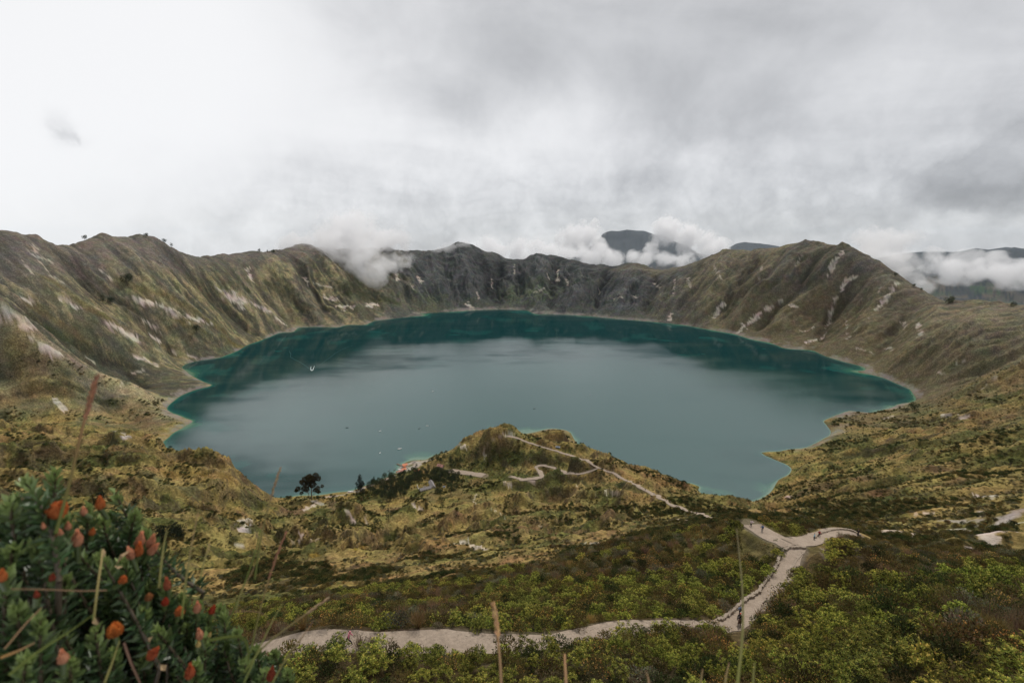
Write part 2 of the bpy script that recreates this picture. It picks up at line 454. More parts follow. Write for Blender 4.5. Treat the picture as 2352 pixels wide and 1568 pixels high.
# ------------------------------------------------------------------ relief
LCX, LCY = 60.0, 1420.0
dxl = GX - LCX; dyl = GY - LCY
phi = np.arctan2(dxl, dyl); rl = np.hypot(dxl, dyl)
zc = np.clip(Z, 0, 500)
wall = sstep(RR, 760, 1000) * sstep(zc, 4, 70) * (1 - sstep(RR, 3000, 3500))
wq = fbm(GX / 260, GY / 260, 4, 3) - 0.5
u = phi * 900 / 95 + wq * 2.6
vv = rl / 420 + wq * 0.6
sp = ridged(u, vv, 3, 11, 0.55) ** 1.15                     # big spurs
u2 = phi * 900 / 30 + wq * 5.0
sp2 = ridged(u2, vv * 2.0, 3, 21, 0.55) ** 1.3
u3 = phi * 900 / 11 + wq * 9.0
sp3 = ridged(u3, vv * 4.0, 3, 26, 0.6)             # gullies
leftw = sstep(-AA, 0.12, 0.35)
farw = np.exp(-(AA / 0.30) ** 2)
rx_, ry_, rz_ = zip(*[from_range(*q) for q in SKYLINE])
rim_z = np.interp(AZ, np.arctan2(rx_, ry_), rz_)[None, :]
crestfade = 1 - 0.62 * sstep(zc, rim_z * .62, rim_z * .97)
Z = Z + wall * ((sp - 0.42) * (36 - 6 * leftw) + (sp2 - 0.36) * (17 + 8 * farw) + (sp3 - .45) * 6) * crestfade
Z = Z + wall * (fbm(GX / 60, GY / 60, 5, 31, 0.55) - 0.5) * 12
Z = Z + wall * crestfade * (fbm(GX / 13, GY / 13, 3, 36, 0.6) - 0.5) * 3.5
# the spurs and gullies the walls really have: picture line, height (negative: gully), half width m
SPURS = [
    ([(1933, 570), (1905, 625), (1860, 685), (1790, 745), (1745, 782)], 34, 46), ([(1848, 562), (1812, 615), (1750, 670), (1705, 730), (1690, 764)], 34, 44), ([(1665, 580), (1648, 640), (1622, 700), (1600, 748)], 26, 40), ([(2041, 622), (2015, 690), (1975, 760), (1940, 826)], 26, 46), ([(2168, 699), (2130, 760), (2080, 830), (2040, 868)], 24, 46), ([(2261, 697), (2240, 760), (2190, 830), (2120, 890)], 20, 44),
    ([(1885, 575), (1850, 640), (1780, 710), (1720, 772)], -30, 30), ([(1965, 600), (1940, 660), (1910, 720), (1885, 790)], -28, 32), ([(1735, 582), (1700, 650), (1670, 710), (1655, 756)], -26, 30), ([(2100, 665), (2070, 730), (2030, 800), (2000, 845)], -22, 32), ([(1800, 575), (1760, 630), (1690, 700)], -18, 24), ([(1990, 660), (1970, 720), (1930, 800)], -16, 22),
    ([(1231, 587), (1240, 640), (1232, 700)], 30, 50), ([(1447, 610), (1432, 660), (1405, 718)], 26, 48), ([(1051, 565), (1072, 630), (1085, 700)], 28, 48), ([(985, 580), (1000, 640), (1012, 705)], 24, 44), ([(1337, 610), (1330, 660), (1312, 715)], 24, 44), ([(1567, 614), (1556, 670), (1545, 735)], 22, 40), ([(930, 580), (950, 650), (965, 710)], 20, 40),
    ([(1150, 590), (1138, 650), (1150, 705)], -32, 34), ([(1280, 596), (1272, 650), (1268, 712)], -26, 30), ([(1392, 614), (1378, 660), (1366, 720)], -26, 32), ([(1510, 624), (1496, 680), (1478, 732)], -24, 32), ([(1102, 580), (1112, 640), (1128, 700)], -24, 28), ([(1020, 578), (1034, 640), (1050, 706)], -22, 30), ([(1190, 600), (1192, 650), (1190, 706)], -16, 24),
    ([(225, 548), (320, 630), (430, 715), (520, 790), (555, 800)], 34, 56), ([(0, 600), (120, 680), (260, 765), (420, 835)], 30, 56), ([(443, 592), (520, 650), (600, 715), (650, 762)], 32, 50), ([(600, 582), (660, 650), (720, 715), (745, 748)], 26, 46), ([(720, 575), (780, 650), (830, 715), (850, 742)], 24, 44), ([(0, 760), (130, 830), (300, 900), (430, 945)], 24, 46),
    ([(110, 560), (220, 650), (350, 745), (440, 825)], -30, 36), ([(350, 550), (440, 640), (540, 725), (610, 778)], -30, 36), ([(540, 592), (600, 660), (650, 720), (685, 752)], -26, 32), ([(655, 575), (720, 660), (775, 745)], -24, 32), ([(0, 690), (140, 770), (300, 850), (400, 900)], -24, 32), ([(60, 800), (180, 870), (280, 940), (340, 1000)], -24, 34), ([(800, 580), (850, 660), (895, 728)], -20, 30),
]
SPURF = np.zeros(Z.shape, np.float32)
jx_ = (fbm(GX / 90, GY / 90, 4, 500) - .5) * 60
jy_ = (fbm(GX / 90, GY / 90, 4, 505) - .5) * 60
PX_, PY_ = GX + jx_, GY + jy_
for line, hgt_, wd_ in SPURS:
    w3 = []
    for (a_, b_) in line:
        X_, Y_, D_ = pix_dir(a_, b_)
        az_ = math.atan2(X_, Y_)
        jj = min(max(int(np.searchsorted(AZ, az_)), 1), NA - 1)
        dd_ = Z[:, jj] - (H0 + ROWS * (D_ / math.hypot(X_, Y_)))
        hit_ = np.nonzero((dd_ >= 0) & (ROWS > 700))[0]
        r_ = ROWS[hit_[0]] if len(hit_) else 2900.0
        w3.append((r_ * math.sin(az_), r_ * math.cos(az_)))
    Lc = np.cumsum([0] + [math.hypot(w3[i + 1][0] - w3[i][0], w3[i + 1][1] - w3[i][1]) for i in range(len(w3) - 1)])
    near_d = np.full(Z.shape, 1e3, np.float32); tt_ = np.zeros(Z.shape, np.float32)
    for i in range(len(w3) - 1):
        (ax, ay), (bx, by) = w3[i], w3[i + 1]
        if math.hypot(bx - ax, by - ay) > 900:
            continue
        i0, i1 = np.searchsorted(ROWS, [min(math.hypot(ax, ay), math.hypot(bx, by)) - 180, max(math.hypot(ax, ay), math.hypot(bx, by)) + 180])
        j0, j1 = np.searchsorted(AZ, [min(math.atan2(ax, ay), math.atan2(bx, by)) - .16, max(math.atan2(ax, ay), math.atan2(bx, by)) + .16])
        sl = (slice(i0, i1), slice(j0, j1))
        vx, vy = bx - ax, by - ay
        t_ = np.clip(((PX_[sl] - ax) * vx + (PY_[sl] - ay) * vy) / (vx * vx + vy * vy + 1e-6), 0, 1)
        d_ = np.hypot(PX_[sl] - ax - t_ * vx, PY_[sl] - ay - t_ * vy)
        up_ = d_ < near_d[sl]
        near_d[sl] = np.where(up_, d_, near_d[sl]); tt_[sl] = np.where(up_, (Lc[i] + t_ * (Lc[i + 1] - Lc[i])) / Lc[-1], tt_[sl])
    prof_ = np.where(near_d < 900, sstep(tt_, -.05, .22) * (1 - .75 * sstep(tt_, .75, 1.02)), 0)
    shape_ = np.exp(-(near_d / wd_) ** 1.25)
    SPURF += (hgt_ * prof_ * shape_).astype(np.float32)
Z = Z + SPURF * sstep(zc, 3, 30) * (1 - .6 * sstep(zc, rim_z * .8, rim_z)) * (RR > 800)
for (a_, b_, r_, h_, w_) in [(1848, 560, 2250, 15, 34), (1933, 567, 2150, 20, 30), (1881, 566, 2215, 5, 22), (1051, 562, 2945, 14, 36), (1231, 586, 2840, 11, 34), (1665, 578, 2450, 8, 34), (233, 544, 1890, 9, 40), (333, 546, 1970, 6, 30), (1447, 609, 2670, 7, 30), (693, 566, 2560, 10, 40), (897, 575, 2840, 10, 30), (88, 545, 1720, 6, 30)]:
    X_, Y_, _ = from_range(a_, b_, r_)
    Z = Z + h_ * np.exp(-np.hypot(GX - X_, (GY - Y_)) / w_)
# bedding steps low on the walls
hamx, hamy = from_drop(985, 1112, 328)[:2]
hamlet = 1 - .93 * np.exp(-(np.hypot((GX - hamx) / 110, (GY - hamy + 45) / 140)) ** 4)
humx, humy = from_drop(1270, 1010, 318)[:2]
hamlet = hamlet * (1 - .85 * np.exp(-(np.hypot((GX - humx) / 70, (GY - humy) / 70)) ** 4))
mid = (1 - .62 * sstep(AA, .18, .42)) * hamlet * sstep(RR, 130, 230) * (1 - sstep(RR, 900, 1100)) * sstep(zc, 2, 26)
wq2 = fbm(GX / 70, GY / 70, 4, 40) - 0.5
Z = Z + mid * ((ridged(GX / 95 + wq2 * 1.4, GY / 78 + wq2, 4, 41, 0.52) - 0.42) * 36 * sstep(RR, 180, 380) + (fbm(GX / 30, GY / 30, 4, 46, 0.5) - 0.5) * 8)
fold = sstep(AA, .22, .45) * sstep(RR, 300, 460) * (1 - sstep(RR, 900, 1150)) * sstep(zc, 4, 30)
fu = (GX * .50 + GY * .86) / 75 + (fbm(GX / 160, GY / 160, 3, 520) - .5) * 3.0
fv = (GX * .86 - GY * .50) / 420
Z = Z + fold * (ridged(fu, fv, 2, 525, .4) - .42) * 16
Z = Z + sstep(RR, 110, 180) * (1 - sstep(RR, 900, 1100)) * sstep(zc, 1, 8) * (fbm(GX / 7, GY / 7, 3, 48, 0.6) - 0.5) * 2.6
ZS = Z.copy()
near = (1 - sstep(RR, 130, 240)) * sstep(RR, 40, 50)
Z = Z + near * ((fbm(GX / 11, GY / 11, 4, 51) - 0.5) * 3.2 + (fbm(GX / 2.6, GY / 2.6, 3, 55) - 0.5) * 0.9)
ZBASE0 = Z


def col_hit(px, py, Zg):
    """first place where the line of sight through a picture point meets the ground"""
    X, Y, Zd = pix_dir(px, py)
    hr = math.hypot(X, Y)
    az = math.atan2(X, Y)
    fj = np.interp(az, AZ, np.arange(NA)); j = min(int(fj), NA - 2); v = fj - j
    prof = Zg[:, j] * (1 - v) + Zg[:, j + 1] * v
    ray = H0 + ROWS * (Zd / hr)
    d = prof - ray
    i = np.nonzero((d >= 0) & (ROWS > 12))[0]
    if len(i) == 0:
        k = NR - 1
        r = ROWS[k]
    else:
        k = max(i[0], 1)
        d0, d1 = d[k - 1], d[k]
        tt = 0.0 if d1 == d0 else -d0 / (d1 - d0)
        r = ROWS[k - 1] + (ROWS[k] - ROWS[k - 1]) * min(max(tt, 0), 1)
    return Vector((r * math.sin(az), r * math.cos(az), H0 + r * Zd / hr))


def ground(x, y, Zg=None):
    Zg = Z if Zg is None else Zg
    x = np.asarray(x, float); y = np.asarray(y, float)
    r = np.hypot(x, y); a = np.arctan2(x, y)
    return resample(Zg, ROWS, AZ, np.atleast_1d(r), np.atleast_1d(a)).reshape(np.shape(x)) if np.ndim(x) else float(resample(Zg, ROWS, AZ, np.atleast_1d(r), np.atleast_1d(a))[0])

# ------------------------------------------------------------------ local landforms
def seg_dist(x, y, ax, ay, bx, by):
    vx, vy = bx - ax, by - ay
    L = vx * vx + vy * vy + 1e-9
    t = np.clip(((x - ax) * vx + (y - ay) * vy) / L, 0, 1)
    return np.hypot(x - ax - t * vx, y - ay - t * vy), t


def box_sel(x0, x1, y0, y1):
    """rows/columns slice of the ground grid that covers a box"""
    rmin = max(0.0, math.hypot(max(0, max(x0, -x1)), max(0, max(y0, -y1))))
    cs = [(x0, y0), (x0, y1), (x1, y0), (x1, y1)]
    rmax = max(math.hypot(*c) for c in cs)
    az = [math.atan2(*c) for c in cs]
    i0, i1 = np.searchsorted(ROWS, [rmin, rmax]); j0, j1 = np.searchsorted(AZ, [min(az), max(az)])
    return slice(max(i0 - 2, 0), i1 + 2), slice(max(j0 - 2, 0), j1 + 2)


def add_ridge(p, q, ha, hb, wd, seed):
    """rocky fin rising ha..hb metres between two ground points"""
    pad = wd * 5
    sl = box_sel(min(p[0], q[0]) - pad, max(p[0], q[0]) + pad, min(p[1], q[1]) - pad, max(p[1], q[1]) + pad)
    x, y = GX[sl], GY[sl]
    jx = (fbm(x / 14, y / 14, 3, seed) - .5) * wd * 1.1
    jy = (fbm(x / 14, y / 14, 3, seed + 5) - .5) * wd * 1.1
    d, t = seg_dist(x + jx, y + jy, p[0], p[1], q[0], q[1])
    FIN[sl] = np.maximum(FIN[sl], (ha + (hb - ha) * t) * np.exp(-(d / wd) ** 1.7))


FIN = np.zeros(Z.shape, np.float32)


f1l = from_drop(700, 1214, 297); f1p = from_drop(806, 1186, 298); f1r = from_drop(852, 1214, 297)
add_ridge(f1l, f1p, 5, 26, 22, 70)
add_ridge(f1p, f1r, 26, 1, 20, 74)
f2l = from_drop(905, 1196, 300); f2p = from_drop(962, 1172, 303); f2r = from_drop(990, 1180, 303)
add_ridge(f2l, f2p, 2, 15, 14, 80)
add_ridge(f2p, f2r, 15, 3, 12, 82)
f3 = from_drop(1905, 1312, 62.5)
add_ridge((f3[0] - 6, f3[1] + 1), (f3[0] + 5, f3[1]), 3.2, 3.6, 4.6, 84)
f4 = from_drop(2240, 1262, 80)
add_ridge((f4[0] - 6, f4[1]), (f4[0] + 6, f4[1] + 2), 5, 4, 6, 86)
Z = Z + FIN
FIN[:] = 0
f5 = col_hit(1060, 1034, Z); add_ridge(f5, (f5[0] + 22, f5[1] + 4), 6, 4, 9, 88)
f6 = col_hit(1105, 1022, Z); add_ridge((f6[0] - 20, f6[1]), (f6[0] + 6, f6[1] + 8), 2, 3, 8, 90)
Z = Z + FIN

# ------------------------------------------------------------------ paths
PATHS = [
    # name, picture line, half width m, lift
    ('lower', [(540, 1522), (590, 1502), (650, 1484), (700, 1474), (760, 1469), (820, 1473), (900, 1477), (960, 1476), (1030, 1472), (1110, 1477), (1180, 1480), (1260, 1474), (1330, 1465), (1380, 1449), (1440, 1441), (1500, 1438),
               (1580, 1439), (1640, 1440), (1684, 1434), (1718, 1408), (1744, 1385), (1768, 1362), (1788, 1338), (1804, 1314), (1815, 1294), (1824, 1274), (1828, 1261)], 1.95, .10),
    ('viewpoint', [(1812, 1264), (1788, 1250), (1758, 1232), (1740, 1219), (1725, 1208)], 2.7, .14),
    ('switchback', [(1815, 1258), (1838, 1249), (1862, 1243), (1885, 1233), (1905, 1225), (1932, 1220), (1957, 1224), (1970, 1232)], 2.2, .18),
    ('ridge', [(1640, 1191), (1605, 1181), (1570, 1169), (1530, 1151), (1500, 1135), (1465, 1116), (1430, 1099), (1400, 1084), (1375, 1074), (1350, 1059), (1310, 1046), (1270, 1034), (1230, 1021), (1205, 1014), (1185, 1006), (1167, 1001)], 2.1, .5),
    ('hairpin', [(1375, 1074), (1360, 1084), (1330, 1089), (1300, 1086), (1275, 1076), (1255, 1068), (1240, 1067), (1232, 1072), (1237, 1081), (1247, 1089), (1244, 1097), (1230, 1101), (1200, 1099), (1172, 1095)], 2.9, .5),
    ('apron', [(1035, 1081), (1060, 1085), (1085, 1088), (1112, 1092)], 6.0, .5),
]
PATHW = []
for name, line, hw, lift in PATHS:
    wp = [col_hit(px, py, Z if lift > .3 else ZS) for px, py in line]
    # even spacing along a smooth curve through the hits
    q = np.array([[p.x, p.y, p.z, a_, b_] for p, (a_, b_) in zip(wp, line)])
    step = 1.0 if hw < 2.05 and name == 'lower' else 1.6
    s = np.concatenate([[0], np.cumsum(np.hypot(np.diff(q[:, 0]), np.diff(q[:, 1])))])
    n = max(8, int(s[-1] / step))
    ss = np.linspace(0, s[-1], n)
    r = np.stack([np.interp(ss, s, q[:, k]) for k in range(5)], 1)
    wdt = 5 if name in ('lower', 'viewpoint', 'switchback') else 3
    for it in range(wdt * 3):
        r[1:-1, :2] = r[1:-1, :2] * .5 + (r[:-2, :2] + r[2:, :2]) * .25
    for it in range(60 if name != 'ridge' else 12):
        r[1:-1, 2] = r[1:-1, 2] * .5 + (r[:-2, 2] + r[2:, 2]) * .25
    for it in range(6):
        r[1:-1, 3:] = r[1:-1, 3:] * .5 + (r[:-2, 3:] + r[2:, 3:]) * .25
    if name in ('ridge', 'hairpin'):      # a trodden line never runs true
        wig_ = fbm(np.arange(len(r)) / 7., np.zeros(len(r)), 3, 180) - .5
        r[:, 0] += wig_ * 5.0; r[:, 1] += wig_ * 3.0
        hv = hw * (.55 + .9 * fbm(np.arange(len(r)) / 6., np.ones(len(r)), 3, 184))
    if lift < .3:                       # keep to the line while the level is evened out
        fx_, fy_, _ = from_drop(r[:, 3], r[:, 4], H0 - r[:, 2])
        r[:, 0], r[:, 1] = fx_, fy_
    if name not in ('ridge', 'hairpin'):
        hv = np.full(len(r), hw)
    if name == 'lower':
        hv = np.interp(r[:, 3], [600, 700, 860, 960, 1030, 1110, 1200, 1400, 1600, 1690, 1740, 1830], [1.9, 1.8, 1.6, 1.8, 2.0, 1.7, 1.45, 1.35, 1.45, 1.75, 1.75, 1.95])
    PATHW.append([name, r[:, :3], hw, lift, hv])
# where branches leave the main path they share its level
main = PATHW[0][1]
for P_ in PATHW[1:3]:
    r = P_[1]
    dz = main[-6, 2] - r[0, 2]
    r[:, 2] += dz * np.exp(-np.arange(len(r)) / 6.0)
PDIST = np.full(Z.shape, 1e3, np.float32)
for name, r, hw, lift, hv in PATHW:
    far_ = name in ('ridge', 'hairpin', 'apron')
    pad = hw + (6 if far_ else 4)
    best = {}
    for k in range(0, len(r) - 1):
        a, b = r[k], r[k + 1]
        sl = box_sel(min(a[0], b[0]) - pad, max(a[0], b[0]) + pad, min(a[1], b[1]) - pad, max(a[1], b[1]) + pad)
        d, t = seg_dist(GX[sl], GY[sl], a[0], a[1], b[0], b[1])
        d = (d * (hw / hv[k])).astype(np.float32)
        if name not in best:
            best[name] = (np.full(Z.shape, 1e3, np.float32), np.zeros(Z.shape, np.float32))
        D, ZP = best[name]
        upd = d < D[sl]
        D[sl] = np.where(upd, d, D[sl])
        ZP[sl] = np.where(upd, (a[2] + (b[2] - a[2]) * t), ZP[sl])
    D, ZP = best[name]
    k = 1 - sstep(D, hw * 1.12 + .25, hw + (4.5 if far_ else 3.2))
    on = D < pad
    Z = np.where(on, Z * (1 - k) + ZP * k, Z).astype(np.float32)
    PDIST = np.minimum(PDIST, D - hw)

# ------------------------------------------------------------------ ground cover colour (what grows or lies where, with some shade and haze painted in)
nA = fbm(GX / 210, GY / 210, 4, 100); nB = fbm(GX / 46, GY / 46, 4, 105); nC = fbm(GX / 12, GY / 12, 4, 110, 0.6); nD = fbm(GX / 3.4, GY / 3.4, 3, 115, 0.6)
nG = fbm(u * 1.9, vv * 3.0, 4, 120, 0.6)


def colr(c):
    return np.array(c, np.float32)


def lay(base, mask, c):
    return base + (colr(c) - base) * mask[..., None].astype(np.float32)


gzr = np.gradient(Z, axis=0) / np.gradient(RR, axis=0)
gza = np.gradient(Z, axis=1) / (np.gradient(AA, axis=1) * RR)
slope = np.hypot(gzr, gza)

C = np.empty(Z.shape + (3,), np.float32)
C[:] = colr((0.291, 0.220, 0.079))
C = lay(C, sstep(nB * .6 + nC * .4, .40, .62), (0.190, 0.169, 0.054))
C = lay(C, sstep(nA * .5 + nC * .5, .50, .66) * .8, (0.299, 0.189, 0.082))
C = lay(C, sstep(nB * .45 + nC * .35 + nD * .2, .505, .59) * .85, (0.083, 0.087, 0.029))
# crater walls
left_c = np.empty_like(C); left_c[:] = colr((0.334, 0.284, 0.156))
left_c = lay(left_c, sstep(sp * .5 + nB * .6, .42, .70), (0.208, 0.179, 0.129))
left_c = lay(left_c, sstep(nA * .5 + nC * .35 + (1 - sp2) * .25, .50, .66) * .85, (0.084, 0.086, 0.057))
left_c = lay(left_c, sstep(nB * .5 + nD * .5, .56, .70) * .6, (0.283, 0.236, 0.129))
left_c = lay(left_c, sstep(zc, 180, 300) * .75, (0.161, 0.141, 0.132))
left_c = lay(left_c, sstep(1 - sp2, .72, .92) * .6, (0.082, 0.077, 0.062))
far_c = np.empty_like(C); far_c[:] = colr((0.090, 0.092, 0.089))
far_c = lay(far_c, sstep(nG, .48, .70) * .8, (0.134, 0.136, 0.131))
far_c = lay(far_c, sstep(nB * .6 + nG * .4, .54, .68) * .6, (0.049, 0.060, 0.052))
far_c = lay(far_c, sstep(nA * .6 + nC * .4, .46, .62) * sstep(zc, 150, 60) * .8, (0.125, 0.148, 0.086))
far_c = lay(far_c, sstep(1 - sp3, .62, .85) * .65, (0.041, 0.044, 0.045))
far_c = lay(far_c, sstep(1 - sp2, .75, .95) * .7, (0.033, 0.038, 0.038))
far_c = lay(far_c, (1 - sstep(zc, 14, 55)) * sstep(nB, .3, .6) * .6, (0.109, 0.115, 0.086))
right_c = np.empty_like(C); right_c[:] = colr((0.173, 0.151, 0.110))
right_c = lay(right_c, sstep(sp * .4 + nG * .6, .46, .70) * .8, (0.114, 0.105, 0.095))
right_c = lay(right_c, sstep(nA * .5 + nC * .5, .46, .62) * .7, (0.238, 0.205, 0.121))
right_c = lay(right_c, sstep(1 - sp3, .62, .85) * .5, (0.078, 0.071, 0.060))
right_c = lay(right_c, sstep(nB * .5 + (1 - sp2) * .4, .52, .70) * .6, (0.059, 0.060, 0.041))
wob = (nA - .5) * .25 + (nB - .5) * .12
wl = sstep(-AA + wob, .16, .34)[..., None]; wr = sstep(AA + wob, .16, .44)[..., None]
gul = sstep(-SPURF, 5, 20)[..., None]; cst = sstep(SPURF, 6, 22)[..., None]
wc = left_c * wl + right_c * wr + far_c * np.clip(1 - wl - wr, 0, 1)
wc = lay(wc, sstep(AA, .3, .5) * (1 - sstep(zc + (nA - .5) * 120, 60, 190)) * .75, (.150, .122, .066))
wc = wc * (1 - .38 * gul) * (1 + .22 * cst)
wallm = sstep(RR + (nA - .5) * 500 + (nB - .5) * 200, np.where(AA > 0, 800, 900), np.where(AA > 0, 1500, 1250))
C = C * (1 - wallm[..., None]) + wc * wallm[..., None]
# country beyond the rim: fields and hills, bluish haze mixed into their colours
bey = sstep(RR, 3060, 3400)
farc = np.empty_like(C); farc[:] = colr((.085, .095, .100))
cellx = np.floor(GX / 150 + nB * 1.2); celly = np.floor(GY / 210 + nB * 1.2)
fld = vnoise(cellx * 7.3, celly * 5.1, 140)
farc = lay(farc, sstep(fld, .45, .6), (.140, .128, .110)); farc = lay(farc, sstep(fld, .72, .8), (.080, .115, .085))
farc = lay(farc, sstep(nC, .56, .66) * .8, (.045, .060, .066))
farc = lay(farc, sstep(Z, -170, -20), (.125, .142, .156))
C = C * (1 - bey[..., None]) + farc * bey[..., None]

# placed patches of cover: picture line, width px, colour, strength, raggedness
COVER = [
    ([(1060, 1125), (1075, 1150), (1040, 1165)], 26, (0.169, 0.127, 0.050), .9), ([(1000, 1128), (985, 1150)], 18, (0.147, 0.125, 0.055), .8), ([(1100, 1105), (1090, 1118)], 22, (0.169, 0.125, 0.048), .85), ([(1020, 1190), (1035, 1175)], 14, (0.169, 0.123, 0.052), .7),
    ([(660, 1180), (690, 1172)], 26, (0.169, 0.115, 0.059), .9), ([(625, 1160), (660, 1158), (705, 1142)], 13, (0.169, 0.139, 0.055), .8), ([(760, 1155), (800, 1150)], 14, (0.185, 0.136, 0.076), .85), ([(900, 1172), (920, 1165)], 14, (0.163, 0.123, 0.062), .7),
    ([(625, 1290), (719, 1274), (813, 1260), (836, 1252)], 10, (0.208, 0.148, 0.034), .95), ([(950, 1255), (900, 1262)], 16, (0.169, 0.127, 0.038), .6),
    ([(1140, 1218), (1230, 1212), (1330, 1222), (1420, 1236)], 15, (0.185, 0.112, 0.057), .85), ([(1330, 1165), (1400, 1172)], 16, (0.169, 0.104, 0.053), .6), ([(1270, 1145), (1310, 1140)], 12, (0.175, 0.108, 0.057), .7), ([(1180, 1175), (1215, 1200)], 14, (0.163, 0.108, 0.057), .6),
    ([(1240, 1012), (1265, 1004), (1300, 1006)], 17, (0.147, 0.095, 0.036), .95), ([(1920, 975), (1990, 972), (2030, 962)], 16, (0.191, 0.134, 0.064), .9), ([(1340, 1052), (1400, 1072)], 7, (0.169, 0.136, 0.057), .8), ([(1490, 1100), (1580, 1112)], 8, (0.152, 0.102, 0.046), .85),
    ([(250, 1030), (400, 1050), (480, 1075)], 18, (0.185, 0.134, 0.057), .8), ([(380, 1085), (470, 1092), (520, 1098)], 12, (0.203, 0.136, 0.034), .6), ([(250, 1095), (450, 1125)], 20, (0.135, 0.123, 0.062), .8), ([(470, 1145), (530, 1180)], 14, (0.180, 0.127, 0.046), .7), ([(100, 1035), (200, 1040)], 14, (0.169, 0.119, 0.052), .7),
    ([(200, 1180), (420, 1190)], 22, (0.056, 0.052, 0.021), .75), ([(100, 1100), (220, 1120)], 20, (0.068, 0.059, 0.027), .7), ([(560, 1100), (600, 1150)], 13, (0.085, 0.068, 0.042), .7),
    ([(1120, 1040), (1180, 1050), (1240, 1048)], 26, (0.056, 0.063, 0.021), .85), ([(1280, 1060), (1330, 1068)], 14, (0.059, 0.066, 0.023), .85), ([(1290, 1098), (1420, 1112), (1470, 1128)], 14, (0.050, 0.052, 0.021), .75), ([(940, 1215), (900, 1235), (960, 1250)], 22, (0.047, 0.052, 0.016), .85),
    ([(640, 1340), (820, 1300)], 12, (0.063, 0.052, 0.032), .7), ([(1180, 1228), (1300, 1240), (1400, 1252)], 7, (0.062, 0.043, 0.030), .8),
    ([(1850, 1130), (1990, 1100), (2140, 1070)], 22, (0.158, 0.104, 0.055), .75), ([(1900, 1165), (2020, 1135), (2200, 1100)], 18, (0.169, 0.104, 0.053), .6), ([(2050, 1190), (2150, 1165)], 16, (0.095, 0.079, 0.036), .7), ([(2100, 1010), (2250, 985)], 15, (0.050, 0.047, 0.023), .8), ([(1900, 1060), (1990, 1035), (2080, 1005)], 13, (0.059, 0.055, 0.025), .8),
    ([(2200, 1150), (2330, 1130)], 26, (0.073, 0.057, 0.030), .7), ([(2060, 960), (2250, 930)], 8, (0.152, 0.123, 0.062), .7),
    ([(110, 640), (230, 720), (350, 790)], 13, (0.175, 0.148, 0.067), .7), ([(270, 640), (420, 700), (520, 760)], 14, (0.169, 0.141, 0.062), .7), ([(420, 740), (560, 800)], 12, (0.180, 0.136, 0.044), .6), ([(60, 690), (200, 790)], 12, (0.169, 0.134, 0.064), .6),
    ([(150, 880), (260, 930)], 14, (0.041, 0.050, 0.023), .8), ([(120, 760), (180, 790)], 14, (0.050, 0.063, 0.030), .7), ([(320, 940), (350, 990)], 22, (0.185, 0.136, 0.071), .7), ([(230, 1000), (330, 1005)], 8, (0.169, 0.125, 0.062), .6),
    ([(640, 660), (700, 700)], 22, (0.045, 0.046, 0.030), .7), ([(800, 660), (900, 690)], 22, (0.063, 0.068, 0.034), .8),
    ([(1480, 1310), (1560, 1300)], 18, (0.135, 0.082, 0.046), .8), ([(790, 1370), (830, 1352)], 12, (0.191, 0.119, 0.069), .9), ([(1130, 1325), (1180, 1322)], 10, (0.180, 0.104, 0.057), .8), ([(1720, 1470), (1740, 1490)], 9, (0.191, 0.108, 0.052), .9),
    ([(1830, 1520), (1860, 1560)], 20, (0.185, 0.102, 0.048), .9), ([(2050, 1300), (2100, 1310)], 14, (0.169, 0.104, 0.057), .8),
]
